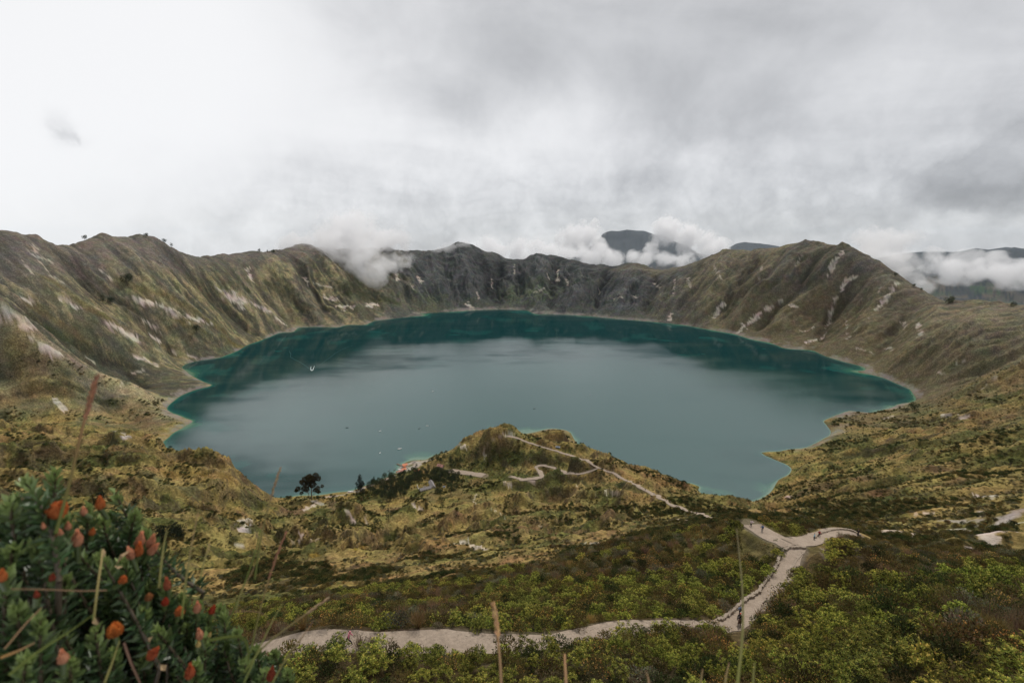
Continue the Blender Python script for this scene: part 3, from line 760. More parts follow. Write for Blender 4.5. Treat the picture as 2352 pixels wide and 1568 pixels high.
SCARS = [
    ([(530, 687), (560, 690), (600, 705)], 15), ([(500, 662), (540, 672)], 5), ([(320, 687), (367, 703), (400, 717), (433, 730), (473, 740)], 9), ([(253, 747), (283, 757), (300, 773), (317, 783)], 9), ([(327, 737), (360, 753)], 8),
    ([(-10, 730), (33, 728), (67, 737), (60, 752)], 10), ([(77, 777), (100, 797), (133, 810)], 8), ([(78, 563), (82, 583)], 4), ([(53, 600), (73, 627)], 3), ([(90, 590), (117, 602)], 4), ([(60, 570), (110, 623), (150, 653)], 2.5), ([(115, 634), (140, 648)], 4),
    ([(230, 620), (260, 647)], 4), ([(572, 620), (575, 640)], 7), ([(627, 727), (653, 743)], 5), ([(317, 820), (360, 837)], 7), ([(430, 813), (450, 823)], 4), ([(133, 920), (143, 940)], 6), ([(267, 990), (287, 1003)], 5), ([(280, 873), (280, 887)], 3),
    ([(143, 683), (160, 690)], 7), ([(168, 703), (182, 705)], 6), ([(55, 686), (70, 690)], 6), ([(200, 822), (215, 832)], 4), ([(345, 770), (365, 782)], 5), ([(395, 800), (405, 812)], 4), ([(300, 860), (330, 850)], 3),
    ([(780, 705), (804, 703)], 9), ([(844, 703), (861, 697)], 8), ([(911, 628), (914, 642)], 5), ([(960, 638), (968, 645)], 5), ([(947, 654), (949, 663)], 3), ([(720, 650), (760, 660)], 3), ([(700, 640), (710, 652)], 4), ([(745, 680), (775, 690)], 5),
    ([(1181, 607), (1182, 630)], 2), ([(1251, 617), (1264, 647)], 2), ([(1281, 623), (1282, 643)], 5), ([(1231, 671), (1250, 662)], 4), ([(1377, 668), (1378, 674)], 4), ([(1411, 687), (1427, 682)], 4), ([(1449, 660), (1461, 683)], 4),
    ([(1077, 700), (1080, 710)], 9), ([(1550, 640), (1547, 680)], 2.0), ([(1541, 722), (1540, 735)], 5), ([(1129, 640), (1131, 660)], 3), ([(1096, 670), (1100, 685)], 3), ([(1500, 650), (1515, 660)], 3), ([(1300, 640), (1306, 655)], 3),
    ([(1691, 767), (1735, 730), (1768, 707)], 6), ([(1768, 707), (1798, 687)], 3), ([(1813, 700), (1831, 706)], 5), ([(1888, 780), (1905, 743), (1908, 717), (1921, 683)], 4), ([(1935, 663), (1941, 647), (1961, 637)], 5), ([(1905, 633), (1915, 603), (1935, 580)], 5),
    ([(2011, 710), (2035, 687), (2061, 650)], 4.5), ([(2018, 670), (2048, 630)], 3), ([(1945, 737), (1946, 767)], 3), ([(1945, 777), (1998, 730)], 2), ([(1838, 760), (1868, 750)], 4), ([(1851, 787), (1878, 780)], 5), ([(2078, 737), (2075, 757)], 4), ([(2111, 747), (2115, 770)], 5),
    ([(2195, 833), (2215, 828)], 4), ([(2155, 853), (2166, 857)], 4), ([(2288, 867), (2281, 873)], 4), ([(2255, 893), (2265, 887)], 4), ([(2025, 793), (2051, 803)], 3), ([(1971, 800), (2008, 812)], 3), ([(2178, 953), (2215, 960)], 8), ([(2030, 962), (2050, 955)], 3),
    ([(1640, 610), (1655, 640)], 4), ([(1660, 700), (1640, 730)], 7), ([(1580, 640), (1585, 660)], 4), ([(1750, 610), (1745, 640)], 3), ([(1840, 590), (1830, 610)], 3),
    ([(562, 1192), (556, 1216)], 13), ([(693, 1228), (685, 1250)], 5), ([(645, 1243), (730, 1238)], 4), ([(797, 1172), (812, 1198)], 5), ([(836, 1185), (843, 1204)], 3.5), ([(537, 1246), (556, 1258)], 5), ([(1047, 1249), (1067, 1245), (1090, 1254), (1110, 1258)], 10),
    ([(1137, 1007), (1107, 1032)], 4), ([(1055, 1022), (1066, 1028)], 7), ([(1110, 1043), (1113, 1052)], 5), ([(1150, 998), (1178, 1000)], 6), ([(1094, 1133), (1087, 1153), (1130, 1170), (1150, 1180)], 2.5), ([(1157, 1190), (1240, 1208), (1340, 1222)], 1.6), ([(1324, 1117), (1374, 1143)], 2.2), ([(1417, 1147), (1457, 1170)], 2.2),
    ([(1344, 1247), (1367, 1247)], 7), ([(1160, 1108), (1172, 1114)], 6), ([(1390, 1128), (1420, 1130)], 7), ([(1560, 1190), (1640, 1200)], 4), ([(1600, 1200), (1660, 1206)], 5), ([(1655, 1222), (1720, 1215)], 4), ([(720, 1160), (700, 1170)], 8), ([(950, 1160), (968, 1170)], 5),
    ([(2177, 1193), (2217, 1200)], 10), ([(2214, 1195), (2251, 1193)], 10), ([(2192, 1215), (2224, 1220)], 13), ([(2241, 1210), (2263, 1235)], 6), ([(2350, 1169), (2322, 1183), (2305, 1195), (2285, 1220), (2273, 1244)], 15), ([(2021, 1225), (2070, 1220), (2114, 1230)], 11), ([(2280, 1138), (2278, 1146)], 6), ([(2245, 1139), (2257, 1140)], 6),
    ([(2249, 1172), (2255, 1186)], 5), ([(2101, 1178), (2114, 1193)], 4), ([(2125, 1178), (2140, 1180)], 6), ([(1969, 1260), (1970, 1274)], 8), ([(1895, 1262), (1900, 1282)], 9), ([(1950, 1291), (1964, 1292)], 6), ([(1984, 1254), (2033, 1276)], 3.5), ([(2225, 1262), (2238, 1272)], 10), ([(2170, 1274), (2184, 1266)], 8), ([(2275, 1268), (2284, 1274)], 6), ([(1800, 1144), (1812, 1142)], 5), ([(1827, 1303), (1831, 1318)], 3.5),
]
BARE = np.zeros(Z.shape, np.float32)          # 1 where nothing grows
OPEN = np.zeros(Z.shape, np.float32)          # short grass, few shrubs


def patch(line, wpx, rag, soft):
    """mask of a ragged streak that follows a line on the ground"""
    w3 = [col_hit(px, py, Z) for px, py in line]
    if len(w3) == 1:
        w3 = w3 * 2
    out = []
    for a, b in zip(w3[:-1], w3[1:]):
        if (a - b).length > 0.25 * (a.length + b.length):
            continue
        ha = math.hypot(a.x, a.y); hb = math.hypot(b.x, b.y)
        wa = wpx * math.hypot(ha, a.z - H0) / FPX
        pad = wa * 2.2
        sl = box_sel(min(a.x, b.x) - pad, max(a.x, b.x) + pad, min(a.y, b.y) - pad, max(a.y, b.y) + pad)
        x, y, z = GX[sl], GY[sl], Z[sl]
        v = b - a
        L = v.length_squared + 1e-6
        t = np.clip(((x - a.x) * v.x + (y - a.y) * v.y + (z - a.z) * v.z) / L, 0, 1)
        d = np.sqrt((x - a.x - t * v.x) ** 2 + (y - a.y - t * v.y) ** 2 + (z - a.z - t * v.z) ** 2)
        sc = max(wa * .9, 1.2)
        nz = fbm(x / sc, y / sc + z / sc, 4, 150, 0.62) - .5
        out.append((sl, sstep(1 - d / wa + nz * rag, .5 - soft, .5 + soft) * (d < pad)))
    return out


for line, wpx, c, st in COVER:
    for sl, mk in patch(line, wpx * 1.5, 1.6, .32):
        C[sl] = lay(C[sl], mk * st, c)
        if c[0] > .127:
            OPEN[sl] = np.maximum(OPEN[sl], mk * st)
for line, wpx in SCARS:
    w3_ = at_first = col_hit(*line[0], Z)
    for sl, mk in patch(line, wpx * 1.25, 2.6, .13):
        tone = fbm(GX[sl] / 9, GY[sl] / 9 + Z[sl] / 6, 4, 160, .6)
        pale = lay(np.broadcast_to(colr((.54, .465, .385)), C[sl].shape), sstep(tone, .46, .66), (.31, .265, .225))
        dim = (.95 if wpx > 4 else .55) * (.80 if math.hypot(w3_.x, w3_.y) < 750 else 1)
        C[sl] = C[sl] + (pale - C[sl]) * (mk * dim)[..., None]
        BARE[sl] = np.maximum(BARE[sl], mk)
# sand of the beach by the hamlet and along the shore road
for line, wpx in (([(985, 1056), (950, 1061), (930, 1068), (918, 1082)], 11), ([(905, 1092), (880, 1104), (850, 1115), (830, 1122)], 5), ([(960, 1066), (935, 1078)], 11), ([(800, 1131), (830, 1126)], 6), ([(720, 1150), (740, 1158)], 7), ([(1190, 1100), (1225, 1104)], 7), ([(740, 1142), (790, 1136)], 5)):
    for sl, mk in patch(line, wpx * 1.5, .8, .2):
        C[sl] = lay(C[sl], mk * .95, (.34, .295, .25)); BARE[sl] = np.maximum(BARE[sl], mk)
# pale drawdown band along the waterline
lake_s = in_lake(GX.ravel(), GY.ravel()).reshape(Z.shape)
band = sstep(fbm(GX / 55, GY / 55, 4, 310, .6), .36, .60) * sstep(Z, -1.5, .3) * (1 - sstep(Z + (nC - .5) * 12, 2.5 + 5 * farw + 2 * wr[..., 0], 6 + 9 * farw + 4 * wr[..., 0])) * sstep(RR, 600, 1100) * (RR < 2950) * sstep(slope, .05, .3)
C = lay(C, band * (.45 + .55 * sstep(nD, .35, .6)), (.21, .19, .165))
C = lay(C, sstep(1.2 - Z, 0, 3) * (RR > 300) * (RR < 3000), (.07, .06, .045))
BARE = np.maximum(BARE, band)
# soil and litter under the thicket, its shade put into a darker colour
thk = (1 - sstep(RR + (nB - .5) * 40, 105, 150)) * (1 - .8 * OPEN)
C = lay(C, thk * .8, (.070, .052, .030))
# trodden earth beside the paths
C = lay(C, (1 - sstep(PDIST + (nD - .5) * 1.6, -.1, .7)) * .8, (.16, .128, .095))
BARE = np.maximum(BARE, 1 - sstep(PDIST, .0, .5))
# steep ground near by shows soil
C = lay(C, sstep(slope, .95, 1.5) * (1 - wallm) * .55 * (RR > 45), (.105, .078, .052))


# ------------------------------------------------------------------ meshes of the setting
def mesh_np(name, co, faces, smooth=True):
    """faces: int array (n,3) or (n,4)"""
    co = np.asarray(co, np.float32); faces = np.asarray(faces, np.int32)
    me = bpy.data.meshes.new(name)
    me.vertices.add(len(co)); me.vertices.foreach_set('co', co.ravel())
    me.loops.add(faces.size); me.loops.foreach_set('vertex_index', faces.ravel())
    me.polygons.add(len(faces))
    me.polygons.foreach_set('loop_start', np.arange(0, faces.size, faces.shape[1], dtype=np.int32))
    me.polygons.foreach_set('use_smooth', np.full(len(faces), smooth, bool))
    me.update(calc_edges=True)
    return me


def col_attr(me, name, rgb):
    a = me.attributes.new(name, 'FLOAT_COLOR', 'POINT')
    rgba = np.ones((len(rgb), 4), np.float32); rgba[:, :3] = rgb
    a.data.foreach_set('color', rgba.ravel())


def f_attr(me, name, v):
    a = me.attributes.new(name, 'FLOAT', 'POINT')
    a.data.foreach_set('value', np.asarray(v, np.float32).ravel())


def grid_faces(nr, na):
    idx = np.arange(nr * na).reshape(nr, na)
    return np.stack([idx[:-1, :-1], idx[1:, :-1], idx[1:, 1:], idx[:-1, 1:]], -1).reshape(-1, 4)[:, ::-1]


def link(name, me, mat=None, parent=None, **props):
    o = bpy.data.objects.new(name, me)
    COL.objects.link(o)
    if mat is not None and me is not None and not me.materials:
        me.materials.append(mat)
    if parent is not None:
        o.parent = parent
    for k, v in props.items():
        o[k] = v
    return o


def new_mat(name):
    m = bpy.data.materials.new(name)
    m.use_nodes = True
    nt = NT(m.node_tree)
    out = nt.n('ShaderNodeOutputMaterial')
    b = nt.n('ShaderNodeBsdfPrincipled')
    nt.t.links.new(b.outputs[0], out.inputs[0])
    return m, nt, b, out


def simple_mat(name, c, rough=.9, spec=.2, var=.25, scale=3.0, bump=0.0):
    """plain weathered surface: colour broken up by noise"""
    m, nt, b, out = new_mat(name)
    t = nt.n('ShaderNodeTexCoord')
    n1 = nt.noise(t.outputs['Object'], scale, 5, .6)
    n2 = nt.noise(t.outputs['Object'], scale * 6, 3, .6)
    f = nt.m('ADD', nt.m('MULTIPLY', n1, .6), nt.m('MULTIPLY', n2, .4))
    k = nt.m('MULTIPLY_ADD', f, 2 * var, 1 - var)
    nt.put(b.inputs['Base Color'], nt.v('SCALE', tuple(c), k))
    b.inputs['Roughness'].default_value = rough
    b.inputs['Specular IOR Level'].default_value = spec
    if bump:
        bp = nt.n('ShaderNodeBump', ins={'Strength': 1.0, 'Distance': bump, 'Height': f})
        nt.t.links.new(bp.outputs[0], b.inputs['Normal'])
    return m


# ground
m_ground, nt, b, out = new_mat('ground_cover')
at = nt.n('ShaderNodeAttribute', attribute_name='cover')
ab = nt.n('ShaderNodeAttribute', attribute_name='bare')
ge = nt.n('ShaderNodeNewGeometry')
pos = ge.outputs['Position']
na_ = nt.noise(pos, .10, 6, .62)
nb_ = nt.noise(pos, .42, 6, .65)
nc_ = nt.noise(pos, 2.6, 5, .62)
sp_ = nt.smooth(nt.m('ADD', nt.m('MULTIPLY', na_, .45), nt.m('MULTIPLY', nb_, .55)), .46, .60)
k = nt.m('ADD', nt.m('MULTIPLY', sp_, .42), nt.m('MULTIPLY_ADD', nb_, .75, .22))
k = nt.m('ADD', k, nt.m('MULTIPLY_ADD', nc_, .5, -.22))
k2 = nt.m('MULTIPLY_ADD', nb_, .7, .65)
kk = nt.n('ShaderNodeMix', ins={0: ab.outputs['Fac'], 2: k, 3: k2}).outputs[0]
hue = nt.noise(pos, .035, 4, .6, col=True)
huev = nt.v('ADD', nt.v('SCALE', nt.v('SUBTRACT', hue, (.5, .5, .5)), .55), (1, 1, 1))
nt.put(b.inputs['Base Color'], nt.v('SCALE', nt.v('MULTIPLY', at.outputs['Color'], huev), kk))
b.inputs['Roughness'].default_value = 1.0
b.inputs['Specular IOR Level'].default_value = .05
hgt = nt.m('ADD', nt.m('MULTIPLY', na_, 2.2), nt.m('ADD', nt.m('MULTIPLY', nb_, .9), nt.m('MULTIPLY', nc_, .16)))
bp = nt.n('ShaderNodeBump', ins={'Strength': .8, 'Distance': 1.3, 'Height': hgt})
nt.t.links.new(bp.outputs[0], b.inputs['Normal'])

me = mesh_np('terrain', np.stack([GX, GY, Z], -1).reshape(-1, 3), grid_faces(NR, NA))
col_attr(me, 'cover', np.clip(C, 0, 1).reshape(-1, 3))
f_attr(me, 'bare', BARE)
link('terrain', me, m_ground, kind='structure')

# water: a sheet at lake level, shallows where the bed is near
wx = np.concatenate([np.arange(-1150, 1250, 6.0)]); wy = np.arange(420, 2620, 6.0)
WX, WY = np.meshgrid(wx, wy, indexing='xy')
bed = resample(Z, ROWS, AZ, np.hypot(WX, WY).ravel(), np.arctan2(WX, WY).ravel()).reshape(WX.shape)
wf = grid_faces(*WX.shape)
keep = (bed.ravel()[wf].min(1) < 1.0)
wf = wf[keep]
used = np.unique(wf); remap = np.zeros(WX.size, np.int32); remap[used] = np.arange(len(used))
me = mesh_np('lake', np.stack([WX.ravel()[used], WY.ravel()[used], np.zeros(len(used))], -1), remap[wf])
if me.polygons[0].normal.z < 0:
    me.flip_normals()
f_attr(me, 'depth', -bed.ravel()[used])
# calm water under the walls, their dark reflection put into its colour; wind mid-lake
wxu, wyu = WX.ravel()[used], WY.ravel()[used]
shel = sstep(np.hypot((wxu - 60) / 760, (wyu - 1010) / 640) + (fbm(wxu / 420, wyu / 230, 5, 300, .6) - .5) * .95, .48, 1.14)
f_attr(me, 'shelter', shel)
m_water, nt, b, out = new_mat('lake_water')
ad = nt.n('ShaderNodeAttribute', attribute_name='depth')
ge = nt.n('ShaderNodeNewGeometry')
pos = ge.outputs['Position']
wig = nt.noise(pos, .03, 4, .6)
ash = nt.n('ShaderNodeAttribute', attribute_name='shelter')
wig2 = nt.noise(pos, .0075, 3, .6)
dep = nt.m('ADD', nt.m('MULTIPLY', ad.outputs['Fac'], nt.smooth(wig2, .40, .62, 5.0, .5)), nt.m('MULTIPLY_ADD', wig, 4.0, -2.0))
c1 = nt.mix(nt.smooth(dep, .3, 3.5), (.105, .180, .115, 1), (.024, .105, .070, 1))
c2 = nt.mix(nt.smooth(dep, 1.5, 9.5), c1, (.008, .060, .054, 1))
c2 = nt.mix(nt.m('MULTIPLY', nt.smooth(dep, 10, 40), ash.outputs['Fac']), c2, (.0040, .030, .031, 1))  # darker body colour stands in for the mirrored walls
nt.put(b.inputs['Base Color'], c2)
mp = nt.n('ShaderNodeMapping', ins={0: pos})
mp.inputs['Scale'].default_value = (.0016, .0060, 1)
mp.inputs['Rotation'].default_value = (0, 0, rad(-12))
wind = nt.noise(mp.outputs[0], 1.0, 5, .62, dist=.6)
ash = nt.n('ShaderNodeAttribute', attribute_name='shelter')
wind = nt.m('ADD', nt.m('MULTIPLY', wind, .6), nt.m('MULTIPLY_ADD', ash.outputs['Fac'], -.45, .42))
st_ = nt.smooth(wind, .15, .70, .15, 1.0)
nt.put(b.inputs['IOR'], nt.smooth(wind, .15, .70, 1.25, 1.78))
nt.put(b.inputs['Specular Tint'], nt.n('ShaderNodeCombineXYZ', ins={0: st_, 1: st_, 2: st_}))
nt.put(b.inputs['Roughness'], nt.smooth(wind, .15, .70, .03, .20))
wv1 = nt.noise(pos, .22, 3, .55); wv2 = nt.noise(pos, .75, 3, .55)
df_ = nt.n('ShaderNodeBsdfDiffuse', ins={0: c2})
mxw = nt.n('ShaderNodeMixShader', ins={0: nt.smooth(wind, .18, .55, .72, .0), 1: b.outputs[0], 2: df_.outputs[0]})
nt.t.links.new(mxw.outputs[0], out.inputs[0])
hh = nt.m('ADD', nt.m('MULTIPLY', wv1, .30), nt.m('MULTIPLY', wv2, .10))
bp = nt.n('ShaderNodeBump', ins={'Strength': nt.smooth(wind, .15, .70, .05, .34), 'Distance': 1.0, 'Height': hh})
nt.t.links.new(bp.outputs[0], b.inputs['Normal'])
link('lake', me, m_water, kind='structure')

# footpaths: worn sheets just above the ground they follow
m_path, nt, b, out = new_mat('sandy_path')
t = nt.n('ShaderNodeNewGeometry')
n1 = nt.noise(t.outputs['Position'], .35, 5, .6); n2 = nt.noise(t.outputs['Position'], 2.2, 6, .75)
cc = nt.mix(nt.smooth(n1, .3, .7), (.270, .215, .165, 1), (.325, .262, .205, 1))
nt.put(b.inputs['Base Color'], nt.v('SCALE', cc, nt.m('MULTIPLY_ADD', n2, 1.3, .35)))
b.inputs['Roughness'].default_value = 1; b.inputs['Specular IOR Level'].default_value = .05
bp = nt.n('ShaderNodeBump', ins={'Strength': .8, 'Distance': .10, 'Height': n2})
nt.t.links.new(bp.outputs[0], b.inputs['Normal'])
for pi, (name, r, hw, lift, hv) in enumerate(PATHW):
    tg = np.gradient(r[:, :2], axis=0); tg /= np.hypot(tg[:, 0], tg[:, 1])[:, None] + 1e-9
    nrm = np.stack([tg[:, 1], -tg[:, 0]], 1)
    K = 7
    cs = np.linspace(-1, 1, K)
    wl_ = hv * (1 + .55 * (fbm(np.arange(len(r)) / 5., np.zeros(len(r)) + pi, 3, 170) - .5))
    wr_ = hv * (1 + .55 * (fbm(np.arange(len(r)) / 5., np.zeros(len(r)) + pi + 40, 3, 175) - .5))
    co = []
    for c_ in cs:
        ww = np.where(c_ < 0, wl_, wr_) * c_
        co.append(np.stack([r[:, 0] + nrm[:, 0] * ww, r[:, 1] + nrm[:, 1] * ww, r[:, 2] + lift + pi * .004 - .05 * abs(c_) ** 3], 1))
    co = np.stack(co, 1)
    gz_ = resample(Z, ROWS, AZ, np.hypot(co[..., 0], co[..., 1]).ravel(), np.arctan2(co[..., 0], co[..., 1]).ravel()).reshape(co.shape[:2])
    co[..., 2] = np.maximum(co[..., 2], gz_ + lift * .8 + pi * .012)
    f = grid_faces(len(r), K)
    me = mesh_np('footpath', co.reshape(-1, 3), f)
    if me.polygons[3].normal.z < 0:
        me.flip_normals()
    link('footpath', me, m_path, kind='structure')


# ------------------------------------------------------------------ plants
RNG = np.random.RandomState(11)


def leaf_quads(base, dirv, length, width, rng, curl=.25):
    """diamond leaves: base points, directions -> verts (n*4,3), quads"""
    n = len(base)
    r = rng.normal(size=(n, 3))
    side = np.cross(dirv, r); side /= np.linalg.norm(side, axis=1)[:, None] + 1e-9
    nr = np.cross(side, dirv)
    L = length[:, None]; W = width[:, None]
    mid = base + dirv * L * .5
    v = np.stack([base, mid + side * W * .5 + nr * W * curl, base + dirv * L - nr * L * .08, mid - side * W * .5 + nr * W * curl], 1)
    f = np.arange(n * 4).reshape(n, 4)
    return v.reshape(-1, 3), f


def unit(v):
    return v / (np.linalg.norm(v, axis=-1, keepdims=True) + 1e-9)


def tube(pts_, rads, k=5):
    """tapered tube along points"""
    pts_ = np.asarray(pts_, float)
    n = len(pts_)
    tg = unit(np.gradient(pts_, axis=0))
    ref = np.array([0, 0, 1.0]) if abs(tg[0][2]) < .9 else np.array([1.0, 0, 0])
    u_ = unit(np.cross(tg, ref)); v_ = np.cross(tg, u_)
    an = np.arange(k) * 2 * math.pi / k
    ring = pts_[:, None] + (u_[:, None] * np.cos(an)[None, :, None] + v_[:, None] * np.sin(an)[None, :, None]) * np.asarray(rads)[:, None, None]
    co = ring.reshape(-1, 3)
    f = []
    for i in range(n - 1):
        for j in range(k):
            a = i * k + j; b = i * k + (j + 1) % k
            f.append((a, b, b + k, a + k))
    return co, np.array(f)


class Geo:
    def __init__(self):
        self.v = []; self.f = []; self.c = []; self.n = 0

    def add(self, v, f, c):
        v = np.asarray(v, float)
        self.v.append(v); self.f.append(np.asarray(f) + self.n)
        c = np.asarray(c, float)
        self.c.append(np.broadcast_to(c, (len(v), 3)) if c.ndim == 1 else c)
        self.n += len(v)

    def mesh(self, name, smooth=False):
        me = mesh_np(name, np.concatenate(self.v), np.concatenate(self.f), smooth)
        col_attr(me, 'tint', np.concatenate(self.c))
        return me


def leaf_mat(name, trans=.25, hue=.18, val=.45):
    m, nt, b, out = new_mat(name)
    at = nt.n('ShaderNodeAttribute', attribute_name='tint')
    oi = nt.n('ShaderNodeObjectInfo')
    ge = nt.n('ShaderNodeNewGeometry')
    big = nt.noise(ge.outputs['Position'], .06, 3, .6, col=True)
    hv = nt.v('ADD', nt.v('SCALE', nt.v('SUBTRACT', big, (.5, .5, .5)), hue * 3), (1, 1, 1))
    k = nt.m('MULTIPLY_ADD', oi.outputs['Random'], val * 2, 1 - val)
    c = nt.v('SCALE', nt.v('MULTIPLY', at.outputs['Color'], hv), k)
    nt.put(b.inputs['Base Color'], c)
    b.inputs['Roughness'].default_value = .75
    b.inputs['Specular IOR Level'].default_value = .15
    if trans:
        tr = nt.n('ShaderNodeBsdfTranslucent', ins={0: c})
        mx_ = nt.n('ShaderNodeMixShader', ins={0: trans, 1: b.outputs[0], 2: tr.outputs[0]})
        nt.t.links.new(mx_.outputs[0], out.inputs[0])
    return m


M_LEAF = leaf_mat('shrub_leaves')
M_TREE = leaf_mat('tree_leaves', .15, .10, .25)
M_BARK = simple_mat('bark', (.09, .065, .045), .95, .1, .35, 2.0)
M_BARKL = simple_mat('pale_bark', (.17, .135, .10), .95, .1, .35, 1.2)


def vary(c, n, rng, amt=.3):
    return np.asarray(c)[None, :] * (1 + rng.uniform(-amt, amt, (n, 1))) * (1 + rng.uniform(-amt * .35, amt * .35, (n, 3)))


def shell(nb, rng, squash=.8, spread=.55, rmin=.32, rmax=.55):
    """overlapping lumps of a unit shrub"""
    b = []
    for i in range(nb):
        a = rng.uniform(0, 6.283); d = spread * math.sqrt(rng.rand())
        r = rng.uniform(rmin, rmax)
        b.append((d * math.cos(a), d * math.sin(a), squash * rng.uniform(.45, 1.0) * (1 - .5 * d), r))
    return np.array(b)


def shell_pts(b, n, rng, inner=.75):
    i = rng.choice(len(b), n, p=b[:, 3] ** 2 / np.sum(b[:, 3] ** 2))
    d = unit(rng.normal(size=(n, 3)))
    d[:, 2] = np.where(d[:, 2] < -.4, -d[:, 2], d[:, 2])
    r = b[i, 3] * rng.uniform(inner, 1.0, n)
    p = b[i, :3] + d * r[:, None]
    p[:, 2] = np.maximum(p[:, 2], .02)
    return p, d


def shrub_mesh(kind, seed):
    rng = np.random.RandomState(seed)
    g = Geo()
    if kind == 'rosette':            # upright shoots crowned with light green whorls
        b = shell(7, rng)
        p, d = shell_pts(b, 70, rng, .85)
        for q, dd in zip(p, d):
            up = unit(dd * .55 + np.array([0, 0, 1.0]))
            n = 9
            an = np.arange(n) * 2.4 + rng.rand() * 6
            t1 = unit(np.cross(up, [1, .3, .2])); t2 = np.cross(up, t1)
            dr = unit(t1 * np.cos(an)[:, None] + t2 * np.sin(an)[:, None] + up * rng.uniform(-.15, .75, (n, 1)))
            v, f = leaf_quads(np.repeat(q[None], n, 0) - up * rng.uniform(0, .08, (n, 1)), dr, rng.uniform(.12, .2, n), rng.uniform(.035, .055, n), rng)
            c = vary((0.233, 0.245, 0.045), n, rng, .35)
            g.add(v, f, np.repeat(c, 4, 0))
            if rng.rand() < .55:
                v, f = leaf_quads(np.repeat(q[None], 3, 0), unit(up + rng.normal(size=(3, 3)) * .35), np.full(3, .075), np.full(3, .05), rng)
                g.add(v, f, np.repeat(vary((0.672, 0.578, 0.150), 3, rng, .25), 4, 0))
        p, d = shell_pts(b, 260, rng, .3)
        v, f = leaf_quads(p, unit(d + [0, 0, .5] + rng.normal(size=d.shape) * .4), rng.uniform(.10, .17, len(p)), rng.uniform(.035, .06, len(p)), rng)
        g.add(v, f, np.repeat(vary((0.054, 0.057, 0.017), len(p), rng, .35), 4, 0))  # inner leaves tinted darker, painting shade into the gaps
    elif kind in ('olive', 'grey', 'dark'):
        base = {'olive': (0.125, 0.100, 0.034), 'grey': (0.165, 0.150, 0.085), 'dark': (0.052, 0.064, 0.020)}[kind]
        b = shell(9, rng)
        p, d = shell_pts(b, 520, rng, .55)
        v, f = leaf_quads(p, unit(d + [0, 0, .5] + rng.normal(size=d.shape) * .55), rng.uniform(.09, .17, len(p)), rng.uniform(.05, .085, len(p)), rng)
        g.add(v, f, np.repeat(vary(base, len(p), rng, .60), 4, 0))
    elif kind == 'flower':           # small yellow heads over olive leaves
        b = shell(7, rng)
        p, d = shell_pts(b, 360, rng, .5)
        v, f = leaf_quads(p, unit(d + [0, 0, .4] + rng.normal(size=d.shape) * .5), rng.uniform(.09, .15, len(p)), rng.uniform(.05, .075, len(p)), rng)
        g.add(v, f, np.repeat(vary((0.099, 0.086, 0.028), len(p), rng, .4), 4, 0))
        p, d = shell_pts(b, 85, rng, .97)
        k = d[:, 2] > -.1
        p, d = p[k], d[k]
        v, f = leaf_quads(p, unit(d + [0, 0, .6] + rng.normal(size=d.shape) * .3), rng.uniform(.06, .11, len(p)), rng.uniform(.06, .09, len(p)), rng)
        g.add(v, f, np.repeat(vary((0.511, 0.305, 0.086), len(p), rng, .35), 4, 0))
    elif kind == 'twig':             # bare brown stems
        n = 150
        a = rng.uniform(0, 6.283, n); sp = rng.uniform(.05, .5, n)
        bs = np.stack([np.cos(a) * sp * .25, np.sin(a) * sp * .25, np.zeros(n)], 1)
        dr = unit(np.stack([np.cos(a) * sp, np.sin(a) * sp, np.full(n, .8)], 1) + rng.normal(size=(n, 3)) * .12)
        v, f = leaf_quads(bs + dr * rng.uniform(0, .35, (n, 1)), dr, rng.uniform(.6, 1.15, n), np.full(n, .022), rng, 0)
        g.add(v, f, np.repeat(vary((0.213, 0.137, 0.086), n, rng, .4), 4, 0))
        p = bs + dr * rng.uniform(.35, 1.1, (n, 1))
        v, f = leaf_quads(p, unit(dr + rng.normal(size=(n, 3)) * .7), rng.uniform(.08, .22, n), rng.uniform(.02, .045, n), rng)
        g.add(v, f, np.repeat(vary((0.185, 0.117, 0.060), n, rng, .4), 4, 0))
    elif kind == 'tussock':          # straw bunch grass
        n = 190
        a = rng.uniform(0, 6.283, n); sp = rng.uniform(.1, 1.0, n)
        for s0, s1, w_ in ((0, .55, .03), (.5, 1.0, .022)):
            d0 = unit(np.stack([np.cos(a) * sp * (.5 + s0 * 1.3), np.sin(a) * sp * (.5 + s0 * 1.3), np.full(n, 1.0)], 1))
            st = np.stack([np.cos(a) * sp * .12, np.sin(a) * sp * .12, np.zeros(n)], 1)
            if s0:
                st = st + d_prev * .5
            v, f = leaf_quads(st, d0, np.full(n, .55) * rng.uniform(.7, 1.2, n), np.full(n, w_), rng, 0)
            d_prev = d0
            g.add(v, f, np.repeat(vary((0.270, 0.189, 0.071), n, rng, .35), 4, 0))
    return g.mesh(kind + '_shrub')


KINDS = ['rosette', 'olive', 'grey', 'dark', 'flower', 'twig', 'tussock']
PROTO = {k: [shrub_mesh(k, 200 + 10 * i + j) for j in range(2)] for i, k in enumerate(KINDS)}
for k in KINDS:
    for me in PROTO[k]:
        me.materials.append(M_LEAF)

fwd = np.array(pix_dir(CX, CY)); fwd /= np.linalg.norm(fwd)


def to_pix(x, y, z):
    c, s = math.cos(PITCH), math.sin(PITCH)
    dz = z - H0
    depth = y * c - dz * s
    up = y * s + dz * c
    return CX + FPX * x / depth, CY - FPX * up / depth, depth


def visible(x, y, z, lift=1.0):
    """is a point just above the ground seen from the eye?"""
    r = np.hypot(x, y)
    ok = np.ones(len(x), bool)
    for t in np.concatenate([np.linspace(.25, .97, 24), [.985]]):
        g_ = resample(Z, ROWS, AZ, r * t, np.arctan2(x, y))
        ok &= ~((r * t > 35) & (g_ > H0 + (z + lift - H0) * t + .2))
    return ok


